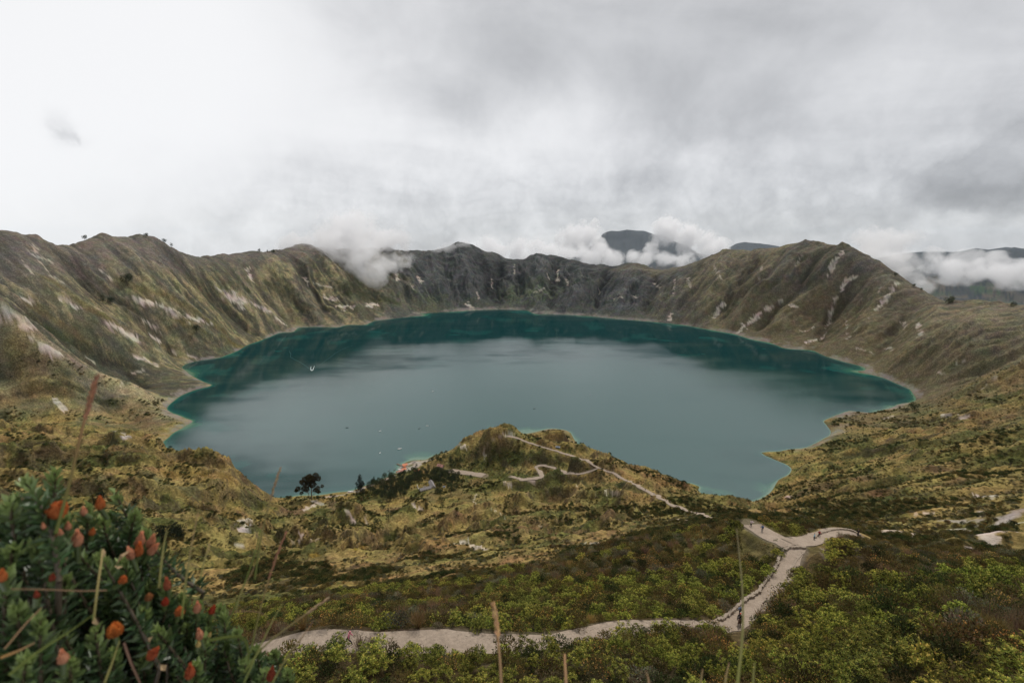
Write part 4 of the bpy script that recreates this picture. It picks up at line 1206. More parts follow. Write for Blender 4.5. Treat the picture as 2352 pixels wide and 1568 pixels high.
def path_clear(x, y):
    return resample(PDIST, ROWS, AZ, np.hypot(x, y), np.arctan2(x, y))


# -- the thicket near the paths
n0 = 30000
rr = np.sqrt(RNG.uniform(41 ** 2, 150 ** 2, n0)); aa = RNG.uniform(rad(-50), rad(52), n0)
sx, sy = rr * np.sin(aa), rr * np.cos(aa)
sz = resample(Z, ROWS, AZ, rr, aa)
px, py, dp = to_pix(sx, sy, sz)
cl = fbm(sx / 9, sy / 9, 3, 180); cl2 = fbm(sx / 14, sy / 14, 3, 186); cl3 = fbm(sx / 5, sy / 5, 2, 190)
size = (.5 + 1.45 * RNG.rand(n0) ** 1.7) * (.75 + .6 * cl) * 1.0
op = resample(OPEN, ROWS, AZ, rr, aa); ba = resample(BARE, ROWS, AZ, rr, aa)
keep = (px > -150) & (px < 2500) & (py < 1680) & (RNG.rand(n0) > op * .75) & (ba < .35)
pc = path_clear(sx, sy)
keep &= (pc > size * .32 + .12) | ((pc > -.25) & (size < .62) & (RNG.rand(n0) < .45))
# a strip of low growth just beside the paths, nothing tall between the eye and the path
dir_near = path_clear(sx * 1.0 + sx / rr * 1.8, sy + sy / rr * 1.8)
size = np.where((dir_near < .4), np.minimum(size, .40), size)
size = size * np.where((px > 1760) & (py > 1330), 1.25, 1.0)
for (fx_, fy_) in ((801, 1480), (1698, 1437), (1699, 1412), (1724, 1209), (1750, 1221), (1881, 1234), (1870, 1240)):
    keep &= ~((np.abs(px - fx_) < 26) & (py > fy_ - 6) & (py < fy_ + 75) & ((size > .45) | (py < fy_ + 30)))
keep &= visible(sx, sy, sz, 1.2)
# thin by spacing
order = np.argsort(-size)
cell = {}
sel = []
for i in order:
    if not keep[i]:
        continue
    s_ = .62 * size[i] + .18
    c0 = (int(sx[i] // 2), int(sy[i] // 2))
    bad = False
    for a in (-1, 0, 1):
        for b_ in (-1, 0, 1):
            for j in cell.get((c0[0] + a, c0[1] + b_), ()):
                if (sx[i] - sx[j]) ** 2 + (sy[i] - sy[j]) ** 2 < ((.62 * size[j] + .18 + s_) * .60) ** 2:
                    bad = True; break
            if bad: break
        if bad: break
    if bad:
        continue
    cell.setdefault(c0, []).append(i); sel.append(i)
sel = np.array(sel)
kind_of = np.empty(len(sel), object)
for n_, i in enumerate(sel):
    q = RNG.rand()
    right = px[i] > 1750
    if cl2[i] > .58 or (py[i] > 1330 and cl2[i] > .46):
        k = 'rosette' if q < .55 else ('flower' if q < .68 else ('dark' if q < .82 else 'olive'))
    elif cl2[i] < .38:
        k = 'twig' if q < .28 else ('tussock' if q < .45 else ('olive' if q < .75 else 'grey'))
    else:
        k = 'olive' if q < .34 else ('dark' if q < .56 else ('grey' if q < .72 else ('flower' if q < .85 else ('tussock' if q < .93 else 'twig'))))
    kind_of[n_] = k
print('near shrubs', len(sel), {k: int((kind_of == k).sum()) for k in KINDS})

WORDS = {'rosette': ('leafy_shrub', 'shrub', 'leafy shrub with pale yellow tips'),
         'olive': ('olive_shrub', 'shrub', 'dense olive brown shrub'),
         'grey': ('grey_shrub', 'shrub', 'grey green small leaved shrub'),
         'dark': ('dark_shrub', 'shrub', 'dark green bushy shrub'),
         'flower': ('flowering_shrub', 'shrub', 'shrub covered in small yellow flowers'),
         'twig': ('dry_bush', 'bush', 'bare brown twiggy bush'),
         'tussock': ('grass_tussock', 'grass', 'straw coloured tussock of grass')}


def zone_of(x, y):
    """which part of the thicket a shrub stands in"""
    X, Y, d = to_pix(x, y, ground(x, y))
    main_ = PATHW[0][1]
    a = math.atan2(x, y); r = math.hypot(x, y)
    am = np.arctan2(main_[:, 0], main_[:, 1]); rm = np.hypot(main_[:, 0], main_[:, 1])
    if X < 1690 and r > np.interp(a, am, rm):
        return 'in the thicket above the lower path' if Y > 1330 else 'on the brow above the thicket'
    if X < 1690:
        return 'on the near side of the lower path'
    if Y < 1330 and X < 1800:
        return 'in the thicket above the lower path'
    if Y < 1330:
        return 'on the slope behind the path junction'
    return 'on the near slope right of the paths'


def stuff_points(name, mats, items, src):
    """one scattered cover object: points with size and turn, each carrying a copy of the source shrub"""
    co = np.array([it[:3] for it in items])
    me = bpy.data.meshes.new(name)
    me.vertices.add(len(co)); me.vertices.foreach_set('co', co.astype(np.float32).ravel())
    f_attr(me, 'size', [it[3] for it in items]); f_attr(me, 'turn', [it[4] for it in items])
    o = link(name, me, None, kind='stuff')
    gt = bpy.data.node_groups.new(name, 'GeometryNodeTree')
    gt.interface.new_socket('Geometry', in_out='INPUT', socket_type='NodeSocketGeometry')
    gt.interface.new_socket('Geometry', in_out='OUTPUT', socket_type='NodeSocketGeometry')
    N = gt.nodes.new
    gi = N('NodeGroupInput'); go = N('NodeGroupOutput')
    oi = N('GeometryNodeObjectInfo'); oi.transform_space = 'ORIGINAL'; oi.inputs['Object'].default_value = src
    oi.inputs['As Instance'].default_value = True
    a1 = N('GeometryNodeInputNamedAttribute'); a1.data_type = 'FLOAT'; a1.inputs['Name'].default_value = 'size'
    a2 = N('GeometryNodeInputNamedAttribute'); a2.data_type = 'FLOAT'; a2.inputs['Name'].default_value = 'turn'
    cx = N('ShaderNodeCombineXYZ'); er = N('FunctionNodeEulerToRotation')
    ip = N('GeometryNodeInstanceOnPoints')
    L = gt.links.new
    L(gi.outputs[0], ip.inputs['Points']); L(oi.outputs['Geometry'], ip.inputs['Instance'])
    L(a2.outputs['Attribute'], cx.inputs[2]); L(cx.outputs[0], er.inputs[0]); L(er.outputs[0], ip.inputs['Rotation'])
    L(a1.outputs['Attribute'], ip.inputs['Scale']); L(ip.outputs[0], go.inputs[0])
    md = o.modifiers.new('scatter', 'NODES'); md.node_group = gt
    return o


SRC = {}
REST = {k: [] for k in KINDS}
for k in KINDS:
    idx = [n_ for n_ in range(len(sel)) if kind_of[n_] == k]
    show = sorted(idx, key=lambda n_: -size[sel[n_]] / dp[sel[n_]] if (0 < px[sel[n_]] < 2352 and py[sel[n_]] < 1600) else 0)
    nm, cat, words = WORDS[k]
    for rank, n_ in enumerate(show):
        i = sel[n_]
        turn = RNG.uniform(0, 6.28)
        z_ = sz[i] - .08 * size[i]
        on = (0 < px[i] < 2352 and py[i] < 1580 and not (px[i] < 560 and py[i] > 1250))
        if rank < 240 and on:
            zn = zone_of(sx[i], sy[i])
            o = link(nm, PROTO[k][rank % 2], None, label=words + ' ' + zn, category=cat, group=words + 's ' + zn if cat != 'grass' else words + ' ' + zn)
            o.location = (sx[i], sy[i], z_); o.rotation_euler = (0, 0, turn)
            o.scale = (size[i] * RNG.uniform(.9, 1.1), size[i], size[i] * RNG.uniform(.85, 1.25))
            SRC.setdefault(k, o)
        else:
            REST[k].append((sx[i], sy[i], z_, size[i], turn))

# -- scrub over the hills, the headland and the lower crater slopes
n1 = 150000
rr = np.exp(RNG.uniform(math.log(150), math.log(1250), n1) ** 1.0); aa = RNG.uniform(rad(-48), rad(48), n1)
mx_, my_ = rr * np.sin(aa), rr * np.cos(aa)
mz = resample(Z, ROWS, AZ, rr, aa); mo = resample(OPEN, ROWS, AZ, rr, aa); mb = resample(BARE, ROWS, AZ, rr, aa)
cv = fbm(mx_ / 40, my_ / 40, 4, 195); cv2 = fbm(mx_ / 11, my_ / 11, 3, 199)
pr = sstep(cv * .55 + cv2 * .45, .47, .60) * .9 + .07 * (1 - .85 * mo) * np.where(rr > 850, .6, 1) + .30 * sstep(aa, .2, .4)
ph_ = col_hit(1165, 1046, Z)
pen = np.exp(-(np.hypot((mx_ - ph_.x) / 85, (my_ - ph_.y) / 48)) ** 4)
pr = np.maximum(pr, pen * .9)
pm = path_clear(mx_, my_)
k_ = (mz > 3) & (mb < .3) & (RNG.rand(n1) < pr) & (pm > 1.2)
cv = np.maximum(cv, pen * .57)
mx_, my_, mz, rr, cv, cv2 = mx_[k_], my_[k_], mz[k_], rr[k_], cv[k_], cv2[k_]
vis = visible(mx_, my_, mz, 1.5)
mx_, my_, mz, rr, cv, cv2 = mx_[vis], my_[vis], mz[vis], rr[vis], cv[vis], cv2[vis]
msz = (.45 + 1.1 * RNG.rand(len(mx_)) ** 2) * (.8 + rr / 1100) * np.where(cv > .56, 1.55, 1.0)
for i in range(len(mx_)):
    q = RNG.rand()
    k = ('dark' if q < .62 else 'olive') if cv[i] > .56 else ('olive' if q < .40 else ('grey' if q < .68 else ('dark' if q < .86 else ('tussock' if q < .94 else 'flower'))))
    REST[k].append((mx_[i], my_[i], mz[i] - .1 * msz[i], msz[i], RNG.uniform(0, 6.28)))
print('scrub', len(mx_))
COVERNAME = {'rosette': 'leafy_shrubland', 'olive': 'olive_shrubland', 'grey': 'grey_shrubland', 'dark': 'dark_shrubland', 'flower': 'flowering_shrubland', 'twig': 'dry_brushwood', 'tussock': 'tussock_grassland'}
for k in KINDS:
    if REST[k]:
        stuff_points(COVERNAME[k], None, REST[k], SRC[k])


# ------------------------------------------------------------------ low clouds and air
def ico(center, r, sub=2):
    bm = bmesh.new()
    bmesh.ops.create_icosphere(bm, subdivisions=sub, radius=r, matrix=Matrix.Translation(center))
    return bm


def low_cloud(label, blobs, rho, seed, fine=110.0, erode=1.0, g=.2):
    """blobs: (px, py, range m, radius px, vertical squash)"""
    bm = bmesh.new()
    cen = []
    for (bx, by, br, rp, sq) in blobs:
        X, Y, Zd = pix_dir(bx, by)
        k = br / math.hypot(X, Y)
        c = Vector((X * k, Y * k, H0 + Zd * k))
        r = rp * br / FPX / math.hypot(1, 0)
        cen.append((c, r, sq))
        mtx = Matrix.Translation(c) @ Matrix.Diagonal((1, 1, sq, 1))
        bmesh.ops.create_icosphere(bm, subdivisions=2, radius=r * 1.04, matrix=mtx)
    org = sum((c for c, _, _ in cen), Vector()) / len(cen)
    bmesh.ops.translate(bm, verts=bm.verts, vec=-org)
    me = bpy.data.meshes.new('low_cloud'); bm.to_mesh(me); bm.free()
    m = bpy.data.materials.new('cloud_vapour'); m.use_nodes = True
    nt = NT(m.node_tree)
    out = nt.n('ShaderNodeOutputMaterial')
    ge = nt.n('ShaderNodeNewGeometry'); pos = ge.outputs['Position']
    warp_ = nt.v('SCALE', nt.v('SUBTRACT', nt.noise(pos, 1 / (fine * 2.2), 3, .6, col=True), (.5, .5, .5)), fine * 1.3)
    pw = nt.v('ADD', pos, warp_)
    acc_ = None
    for c, r, sq in cen:
        d = nt.v('SUBTRACT', pw, tuple(c))
        if sq != 1:
            d = nt.v('MULTIPLY', d, (1, 1, 1 / sq))
        f_ = nt.m('MULTIPLY_ADD', nt.v('LENGTH', d), -1 / r, 1.0)
        acc_ = f_ if acc_ is None else nt.m('SMOOTH_MAX', acc_, f_, .12)
    # true edge of the vapour body keeps inside the hull
    hull = None
    for c, r, sq in cen:
        d = nt.v('SUBTRACT', pos, tuple(c))
        if sq != 1:
            d = nt.v('MULTIPLY', d, (1, 1, 1 / sq))
        f_ = nt.m('MULTIPLY_ADD', nt.v('LENGTH', d), -1 / r, 1.0)
        hull = f_ if hull is None else nt.m('MAXIMUM', hull, f_)
    n_ = nt.noise(pos, 1 / fine, 6, .62, dist=.3)
    e = nt.m('ADD', acc_, nt.m('MULTIPLY_ADD', n_, 2.2 * erode, -1.25 * erode))
    dens = nt.m('MULTIPLY', nt.smooth(e, .02, .42), nt.smooth(hull, .0, .14))
    dens = nt.m('MULTIPLY', dens, rho)
    vol = nt.n('ShaderNodeVolumePrincipled', ins={'Color': (.99, .99, 1.0, 1), 'Density': dens, 'Anisotropy': g})
    nt.t.links.new(vol.outputs[0], out.inputs['Volume'])
    o = link('low_cloud', me, m, kind='stuff')
    o.location = org
    o['label'] = label
    rm = o.modifiers.new('join', 'REMESH'); rm.mode = 'VOXEL'; rm.voxel_size = min(r for _, r, _ in cen) * .3
    return o


low_cloud('white wisp of cloud spilling over the left centre of the crater rim',
          [(660, 566, 2560, 40, .6), (700, 562, 2560, 50, .7), (745, 574, 2560, 54, .8), (790, 590, 2500, 58, .9), (825, 612, 2420, 54, 1), (850, 634, 2380, 44, .9), (872, 602, 2500, 50, .8), (912, 608, 2600, 46, .8), (800, 540, 2700, 95, .7), (890, 552, 2800, 66, .7), (940, 604, 2700, 30, .9), (765, 560, 2480, 52, .8), (848, 578, 2480, 52, .8)], .012, 1, 75, 1.35)
low_cloud('thin mist round the pointed summit of the far crater rim', [(1035, 572, 2860, 30, .6), (1060, 566, 2900, 26, .6), (1010, 580, 2860, 22, .6)], .009, 2, 60, 1.2)
low_cloud('bank of white cloud behind the dip of the far rim, below the dark mountain',
          [(1130, 575, 3500, 48, .8), (1190, 580, 3600, 50, .8), (1250, 575, 3700, 50, .8), (1310, 580, 3700, 46, .8), (1365, 588, 3700, 46, .8), (1410, 600, 3600, 42, .8), (1455, 592, 3700, 26, .8), (1480, 598, 3600, 38, .7), (1530, 592, 3600, 34, .7), (1570, 600, 3500, 34, .8), (1330, 550, 4200, 60, .8), (1355, 535, 4300, 40, .9), (1375, 565, 4100, 26, .8)], .015, 3, 120, 1.2)
low_cloud('billowing white cloud standing in front of the right flank of the dark mountain', [(1535, 535, 4300, 46, .8), (1580, 545, 4300, 42, 1), (1620, 560, 4200, 40, 1), (1650, 580, 4000, 44, .8), (1505, 572, 4300, 30, .8), (1530, 510, 4400, 30, .9)], .016, 4, 120, 1.3)
low_cloud('white cloud lying against the right shoulder of the crater rim', [(2020, 585, 3000, 44, .9), (2060, 600, 3000, 44, .9), (2095, 625, 2900, 34, .9), (2120, 655, 2800, 24, .9), (2000, 555, 3200, 44, .9), (2070, 560, 3300, 44, .9)], .011, 5, 110, 1.15)
low_cloud('band of white cloud over the distant valley, in front of the far right hills', [(2150, 610, 4600, 30, .8), (2195, 622, 4600, 40, .75), (2250, 628, 4600, 44, .7), (2305, 632, 4600, 44, .7), (2360, 630, 4600, 44, .7), (2220, 600, 4900, 32, .8), (2290, 602, 4900, 30, .7), (2150, 585, 5000, 22, .9), (2410, 625, 4700, 44, .7)], .010, 6, 140, 1.25)

HAZE = 5e-6
bm = bmesh.new()
bmesh.ops.create_cube(bm, size=1)
bmesh.ops.scale(bm, vec=(38000, 38000, 1100), verts=bm.verts)
bmesh.ops.translate(bm, vec=(0, 0, 1100 / 2 - 470), verts=bm.verts)
me = bpy.data.meshes.new('haze'); bm.to_mesh(me); bm.free()
m = bpy.data.materials.new('air'); m.use_nodes = True
nt = NT(m.node_tree); out = nt.n('ShaderNodeOutputMaterial')
vol = nt.n('ShaderNodeVolumePrincipled', ins={'Color': (.62, .80, 1.0, 1), 'Density': HAZE})
nt.t.links.new(vol.outputs[0], out.inputs['Volume'])
link('haze', me, m, kind='stuff')


# ------------------------------------------------------------------ helpers for built things
def at(px, py):
    return col_hit(px, py, Z)


def on_water(px, py):
    return Vector(from_drop(px, py, H0))


def thing(name, label, cat, loc, rotz=0.0, group=None, scale=1.0):
    o = bpy.data.objects.new(name, None)
    COL.objects.link(o)
    o.empty_display_size = .3
    o.location = loc; o.rotation_euler = (0, 0, rotz); o.scale = (scale,) * 3
    o['label'] = label; o['category'] = cat
    if group:
        o['group'] = group
    return o


def copy_thing(src, loc, rotz, label, scale=1.0, group=None):
    c = src.copy(); COL.objects.link(c)
    c.location = loc; c.rotation_euler = (0, 0, rotz)
    c.scale = (scale,) * 3 if not isinstance(scale, tuple) else scale
    c['label'] = label
    if group:
        c['group'] = group
    for ch in list(src.children):
        k = ch.copy(); COL.objects.link(k); k.parent = c
        for g2 in list(ch.children):
            k2 = g2.copy(); COL.objects.link(k2); k2.parent = k
    return c


def box_geo(g, c, s, col=(1, 1, 1), rz=0.0, taper=1.0):
    x, y, z = s[0] / 2, s[1] / 2, s[2] / 2
    v = np.array([(-x, -y, -z), (x, -y, -z), (x, y, -z), (-x, y, -z), (-x * taper, -y * taper, z), (x * taper, -y * taper, z), (x * taper, y * taper, z), (-x * taper, y * taper, z)], float)
    cz, sz_ = math.cos(rz), math.sin(rz)
    v = np.stack([v[:, 0] * cz - v[:, 1] * sz_, v[:, 0] * sz_ + v[:, 1] * cz, v[:, 2]], 1) + np.array(c)
    f = np.array([(0, 3, 2, 1), (4, 5, 6, 7), (0, 1, 5, 4), (1, 2, 6, 5), (2, 3, 7, 6), (3, 0, 4, 7)])
    g.add(v, f, col)


def geo_part(parent, name, g, mat, smooth=False, bevel=0.0):
    me = g.mesh(name, smooth)
    o = link(name, me, mat, parent)
    if bevel:
        b_ = o.modifiers.new('bevel', 'BEVEL'); b_.width = bevel; b_.segments = 2
    return o


def boxes(parent, name, lst, mat, bevel=.02):
    g = Geo()
    for it in lst:
        box_geo(g, *it)
    return geo_part(parent, name, g, mat, False, bevel)


# ------------------------------------------------------------------ trees
def crown_geo(blobs, per, leaf, rng, base, flatten=1.0):
    g = Geo()
    for (bx, by, bz, r) in blobs:
        n = max(12, int(per * r * r))
        d = unit(rng.normal(size=(n, 3)))
        rad_ = r * (.55 + .5 * rng.rand(n) ** .6)
        lump = 1 + .35 * np.sin(d[:, 0] * 5 + bx) * np.sin(d[:, 1] * 6 + by) * np.cos(d[:, 2] * 5)
        p = np.array([bx, by, bz]) + d * (rad_ * lump)[:, None] * np.array([1, 1, flatten])
        dr = unit(d + np.array([0, 0, .35]) + rng.normal(size=(n, 3)) * .7)
        v, f = leaf_quads(p, dr, leaf * rng.uniform(.7, 1.4, n), leaf * rng.uniform(.45, .8, n), rng)
        g.add(v, f, np.repeat(vary(base, n, rng, .4), 4, 0))
    return g


def limb_geo(limbs, k=6):
    g = Geo()
    for pts_, r0, r1 in limbs:
        n = len(pts_)
        v, f = tube(pts_, np.linspace(r0, r1, n), k)
        g.add(v, f, (1, 1, 1))
    return g


def make_tree(name, label, cat, loc, blobs, limbs, per, leaf, base, seed, scale=1.0, rotz=0.0, bark=None, flatten=1.0, group=None):
    rng = np.random.RandomState(seed)
    t_ = thing(name, label, cat, loc, rotz, group, scale)
    geo_part(t_, 'trunk', limb_geo(limbs), bark or M_BARK, True)
    geo_part(t_, 'crown', crown_geo(blobs, per, leaf, rng, base, flatten), M_TREE)
    return t_


# tall spreading tree on the near shore
H_ = 35.0
eb = [(.02, .88, .12), (.16, .85, .10), (-.12, .82, .10), (.24, .73, .08), (-.22, .64, .10), (-.33, .66, .06), (0, .70, .12), (.08, .57, .11), (-.07, .58, .10), (-.40, .46, .08), (-.45, .42, .05), (-.27, .38, .09), (-.33, .26, .05),
      (.29, .50, .07), (.36, .45, .05), (-.11, .43, .08), (.15, .38, .06), (.27, .36, .06), (.26, .27, .05), (-.05, .78, .1), (.10, .75, .1)]
rg = np.random.RandomState(5)
base_p = at(716, 1147)
Hs = 37.0
make_tree('eucalyptus_tree', 'large lone spreading tree with two trunks standing on the near lake shore', 'tree', base_p,
          [(x * Hs, rg.uniform(-.16, .16) * Hs, z * Hs, r * Hs * .92) for x, z, r in eb],
          [([(0, 0, -.5), (.3, 0, 8), (.8, .3, 17), (.6, .5, 26), (1.0, .3, 32)], .75, .12), ([(-2.6, .5, -.5), (-3.6, .6, 7), (-5.0, .6, 14), (-7.0, .5, 20)], .5, .1), ([(.4, 0, 10), (4, .5, 13), (9, 1, 17), (12, 1, 18)], .34, .08), ([(.5, .2, 5), (4, 1, 8), (8, 1, 12)], .3, .07), ([(-4, .6, 9), (-9, 0, 12), (-14, 0, 15)], .3, .07), ([(.7, .3, 18), (5, 1, 24), (7, 1, 28)], .32, .08), ([(.7, .3, 16), (-4, -1, 22), (-6, -1, 28)], .3, .08)],
          60, 1.0, (.052, .040, .016), 31, bark=M_BARKL)
# narrow tree by the water
base_p = at(828, 1131)
rg = np.random.RandomState(6)
cb = []
for k in range(22):
    z = .12 + .84 * k / 21
    w_ = .10 * (1.05 - z) * 2.0 + .02
    cb.append((rg.uniform(-1, 1) * w_ * 26, rg.uniform(-1, 1) * w_ * 26, z * 26, (1.05 - z) * 2.4 + 1.0))
cb += [(-5.5, 0, 13, 1.4), (-4, .5, 11.5, 1.6), (5.2, 0, 12, 1.5), (-4.5, 0, 1.8, 1.8), (3.8, .5, 4, 1.8)]
make_tree('conifer_tree', 'tall narrow dark tree at the water edge left of the grove', 'tree', base_p, cb, [([(0, 0, -.4), (.2, 0, 9), (0, .2, 18), (.1, 0, 25)], .5, .08), ([(0, 0, 9), (-3, 0, 11), (-5.5, 0, 13)], .14, .05), ([(0, 0, 8), (3, 0, 10), (5, 0, 12)], .14, .05)], 24, .85, (.024, .030, .016), 33)

# grove between the hamlet and the beach
GROVE = [[(838, 1120), (870, 1104), (905, 1092), (945, 1083), (962, 1078), (1000, 1078), (1035, 1086), (1056, 1096), (1050, 1107), (1035, 1112), (1005, 1110), (978, 1102), (955, 1108), (946, 1112), (936, 1128), (932, 1140), (905, 1147), (885, 1148), (862, 1140)],
         [(988, 1062), (1005, 1052), (1030, 1048), (1058, 1050), (1066, 1058), (1050, 1068), (1030, 1072), (1005, 1068)]]


def in_poly(x, y, poly):
    c = False
    for (x1, y1), (x2, y2) in zip(poly, poly[1:] + poly[:1]):
        if (y1 > y) != (y2 > y) and x < (x2 - x1) * (y - y1) / (y2 - y1) + x1:
            c = not c
    return c


gp = []
for kind_, (hgt, wd_, base, nb) in enumerate([(8.5, 3.4, (.040, .052, .020), 11), (10.5, 2.9, (.030, .040, .018), 12), (7.0, 3.8, (.052, .060, .022), 10), (12.5, 2.6, (.036, .046, .022), 12)]):
    rg = np.random.RandomState(40 + kind_)
    bl = []
    for k in range(nb):
        z = rg.uniform(.28, .92)
        q = wd_ * math.sqrt(max(.05, 1 - ((z - .5) / .55) ** 2)) * .62
        a = rg.uniform(0, 6.28)
        bl.append((q * math.cos(a), q * math.sin(a), z * hgt, wd_ * rg.uniform(.34, .55)))
    gp.append((bl, [([(0, 0, -.4), (.1, .1, hgt * .35), (0, .1, hgt * .8)], .22, .06), ([(0, 0, hgt * .3), (1.0, .3, hgt * .5)], .1, .04), ([(0, 0, hgt * .35), (-.9, -.4, hgt * .55)], .1, .04)], base))
GLAB = ['rounded dark green tree packed into the grove beside the beach', 'slim dark tree packed into the grove beside the beach', 'low spreading olive green tree packed into the grove beside the beach', 'tall dark tree rising out of the grove beside the beach']
GROUPS = ['rounded trees of the grove', 'slim trees of the grove', 'low spreading trees of the grove', 'tall trees of the grove']
GLAB2 = [g_.replace('packed into the grove beside the beach', 'in the copse above the red roofed house').replace('rising out of the grove beside the beach', 'in the copse above the red roofed house') for g_ in GLAB]
gsrc = [None] * 4
placed = []
rg = np.random.RandomState(77)
tries = 0
while len(placed) < 165 and tries < 9000:
    tries += 1
    pi = 0 if rg.rand() < .84 else 1
    poly = GROVE[pi]
    px_, py_ = rg.uniform(830, 1070), rg.uniform(1046, 1150)
    if not in_poly(px_, py_, poly):
        continue
    p = at(px_, py_ + 3)
    if p.z < 1.0 or any((p.x - q[0]) ** 2 + (p.y - q[1]) ** 2 < 4.3 ** 2 for q in placed):
        continue
    placed.append((p.x, p.y))
    k = rg.choice(4, p=[.38, .27, .25, .10])
    sc = rg.uniform(.8, 1.2)
    rz = rg.uniform(0, 6.28)
    lb = (GLAB if pi == 0 else GLAB2)[k]; gr = GROUPS[k] if pi == 0 else GROUPS[k].replace('grove', 'copse')
    if gsrc[k] is None:
        gsrc[k] = make_tree('grove_tree', lb, 'tree', p, gp[k][0], gp[k][1], 26, .62, gp[k][2], 50 + k, sc, rz, group=gr)
    else:
        copy_thing(gsrc[k], p, rz, lb, (sc, sc, sc * rg.uniform(.9, 1.15)), gr)

# single trees: picture foot, height px, proto, label
SINGLE = [
    (1036, 1134, 25, 0, 'broad dark tree standing alone in the ochre meadow right of the hamlet'), (1047, 1124, 16, 1, 'slimmer tree just right of the broad tree in the meadow'), (1063, 1108, 9, 2, 'round bushy tree at the meadow edge below the pale strip'),
    (1008, 1118, 12, 2, 'small tree right of the long grey roofed house'), (1012, 1138, 14, 0, 'first tree of the hedge row running down from the long house'), (1014, 1152, 13, 2, 'middle tree of the hedge row running down from the long house'), (1017, 1166, 15, 1, 'lowest tree of the hedge row running down from the long house'), (1003, 1131, 10, 2, 'small tree at the front corner of the long house'),
    (880, 1174, 17, 1, 'dark tree on the slope between the two rocky fins, the smaller of a pair'), (893, 1197, 29, 3, 'dark tall tree on the slope between the two rocky fins, the larger of a pair'), (868, 1212, 20, 0, 'dark bushy tree in the gully right of the pale faced rocky fin'),
    (373, 1243, 30, 0, 'dark pine beside the foreground shrub, left one of a pair on the headland'), (408, 1236, 30, 0, 'rounded dark pine, right one of a pair on the headland'), (235, 1148, 16, 0, 'dark conical pine on the headland above the foreground flowers'), (311, 1160, 14, 0, 'dark round pine on the headland, right of the conical one'),
    (480, 1188, 9, 2, 'small dark tree on the headland near its cliff edge'), (537, 1248, 13, 2, 'low dark bushy tree below the headland cliff'),
    (195, 553, 9, 0, 'single small tree on the left skyline beside the saddle'), (336, 546, 8, 0, 'lone tree on top of the rounded left summit'), (379, 557, 7, 2, 'bush on the skyline right of the rounded left summit'), (394, 567, 8, 1, 'lower bush on the skyline descending from the left summit'),
    (596, 580, 7, 0, 'left tree of three on the low skyline left of the cloud'), (614, 580, 6, 1, 'middle tree of three on the low skyline left of the cloud'), (627, 580, 6, 2, 'right tree of three on the low skyline left of the cloud'),
    (293, 656, 20, 0, 'solitary dark tree high on the left crater slope'), (237, 697, 16, 3, 'larger dark tree of a pair on the left crater slope'), (255, 700, 13, 0, 'smaller dark tree of a pair on the left crater slope'), (452, 764, 15, 0, 'lone round tree low on the left slope near the shore'),
    (2058, 633, 6, 2, 'small bush on the descending right skyline'), (2098, 658, 5, 2, 'bush halfway down the right skyline'), (2116, 668, 5, 0, 'bush near the foot of the right skyline'), (2178, 698, 13, 2, 'dark round tree on the saddle of the right rim'), (2328, 704, 7, 2, 'dark bush on the rim at the right edge'),
    (2101, 941, 13, 2, 'dark round bushy tree above the tan promontory on the right shore'), (2080, 946, 8, 2, 'smaller dark bush left of the round tree on the right shore'), (1046, 565, 6, 1, 'thorny tree on the pointed summit of the far rim'),
    (850, 1118, 14, 1, 'slim tree at the shore end of the grove'),
]
pine0 = None
for (px_, py_, hp, k, lb) in SINGLE:
    p = at(px_, py_)
    dist = (p - Vector((0, 0, H0))).length
    hh_ = [8.5, 10.5, 7.0, 12.5][k]
    s_ = hp * dist / FPX / hh_ * 1.05
    dark = py_ > 1180 or hp > 12
    if 'pine' in lb:
        s_ = hp * dist / FPX / 9.0 * 1.05
        if pine0 is None:
            rg = np.random.RandomState(91)
            bl = [(rg.uniform(-1, 1) * 2.2, rg.uniform(-1, 1) * 2.2, z, 1.9) for z in np.linspace(2.2, 6.6, 11)] + [(0, 0, 7.6, 1.5)]
            pine0 = make_tree('lone_tree', lb, 'tree', p, bl, [([(0, 0, -.4), (.1, 0, 3), (0, 0, 7.5)], .28, .07), ([(0, 0, 1.2), (1.2, .2, 2.4)], .12, .05), ([(0, 0, 1.4), (-1.2, -.3, 2.6)], .12, .05)], 34, .55, (.018, .024, .013), 92, s_)
        else:
            copy_thing(pine0, p, (px_ * 7.3) % 6.28, lb, s_)
        continue
    copy_thing(gsrc[k], p, (px_ * 7.3) % 6.28, lb, s_)
for o in COL.objects:
    if o.type == 'EMPTY' and o.name.startswith('grove_tree') and o.get('label') in [q[4] for q in SINGLE]:
        if 'group' in o:
            del o['group']
        o.name = 'lone_tree'

# ------------------------------------------------------------------ buildings of the hamlet
M_WHITEWALL = simple_mat('whitewashed_wall', (.46, .43, .38), .95, .1, .2, 1.0)
M_THATCH = simple_mat('grey_thatch', (.24, .22, .215), .95, .1, .35, 2.5, .05)
M_ORANGE = simple_mat('orange_sheet_roof', (.62, .235, .125), .6, .3, .18, 1.5)
M_PINK = simple_mat('faded_red_roof', (.50, .26, .21), .8, .2, .3, 1.2)
M_WOOD = simple_mat('weathered_wood', (.16, .115, .085), .9, .1, .3, 2.0)
M_DARK = simple_mat('dark_opening', (.02, .018, .016), .7, .2, .2)
M_STONE = simple_mat('pale_stone', (.34, .30, .26), .95, .1, .35, 2.0, .05)
M_SLATE = simple_mat('blue_grey_roof', (.17, .19, .22), .7, .3, .2, 1.0)


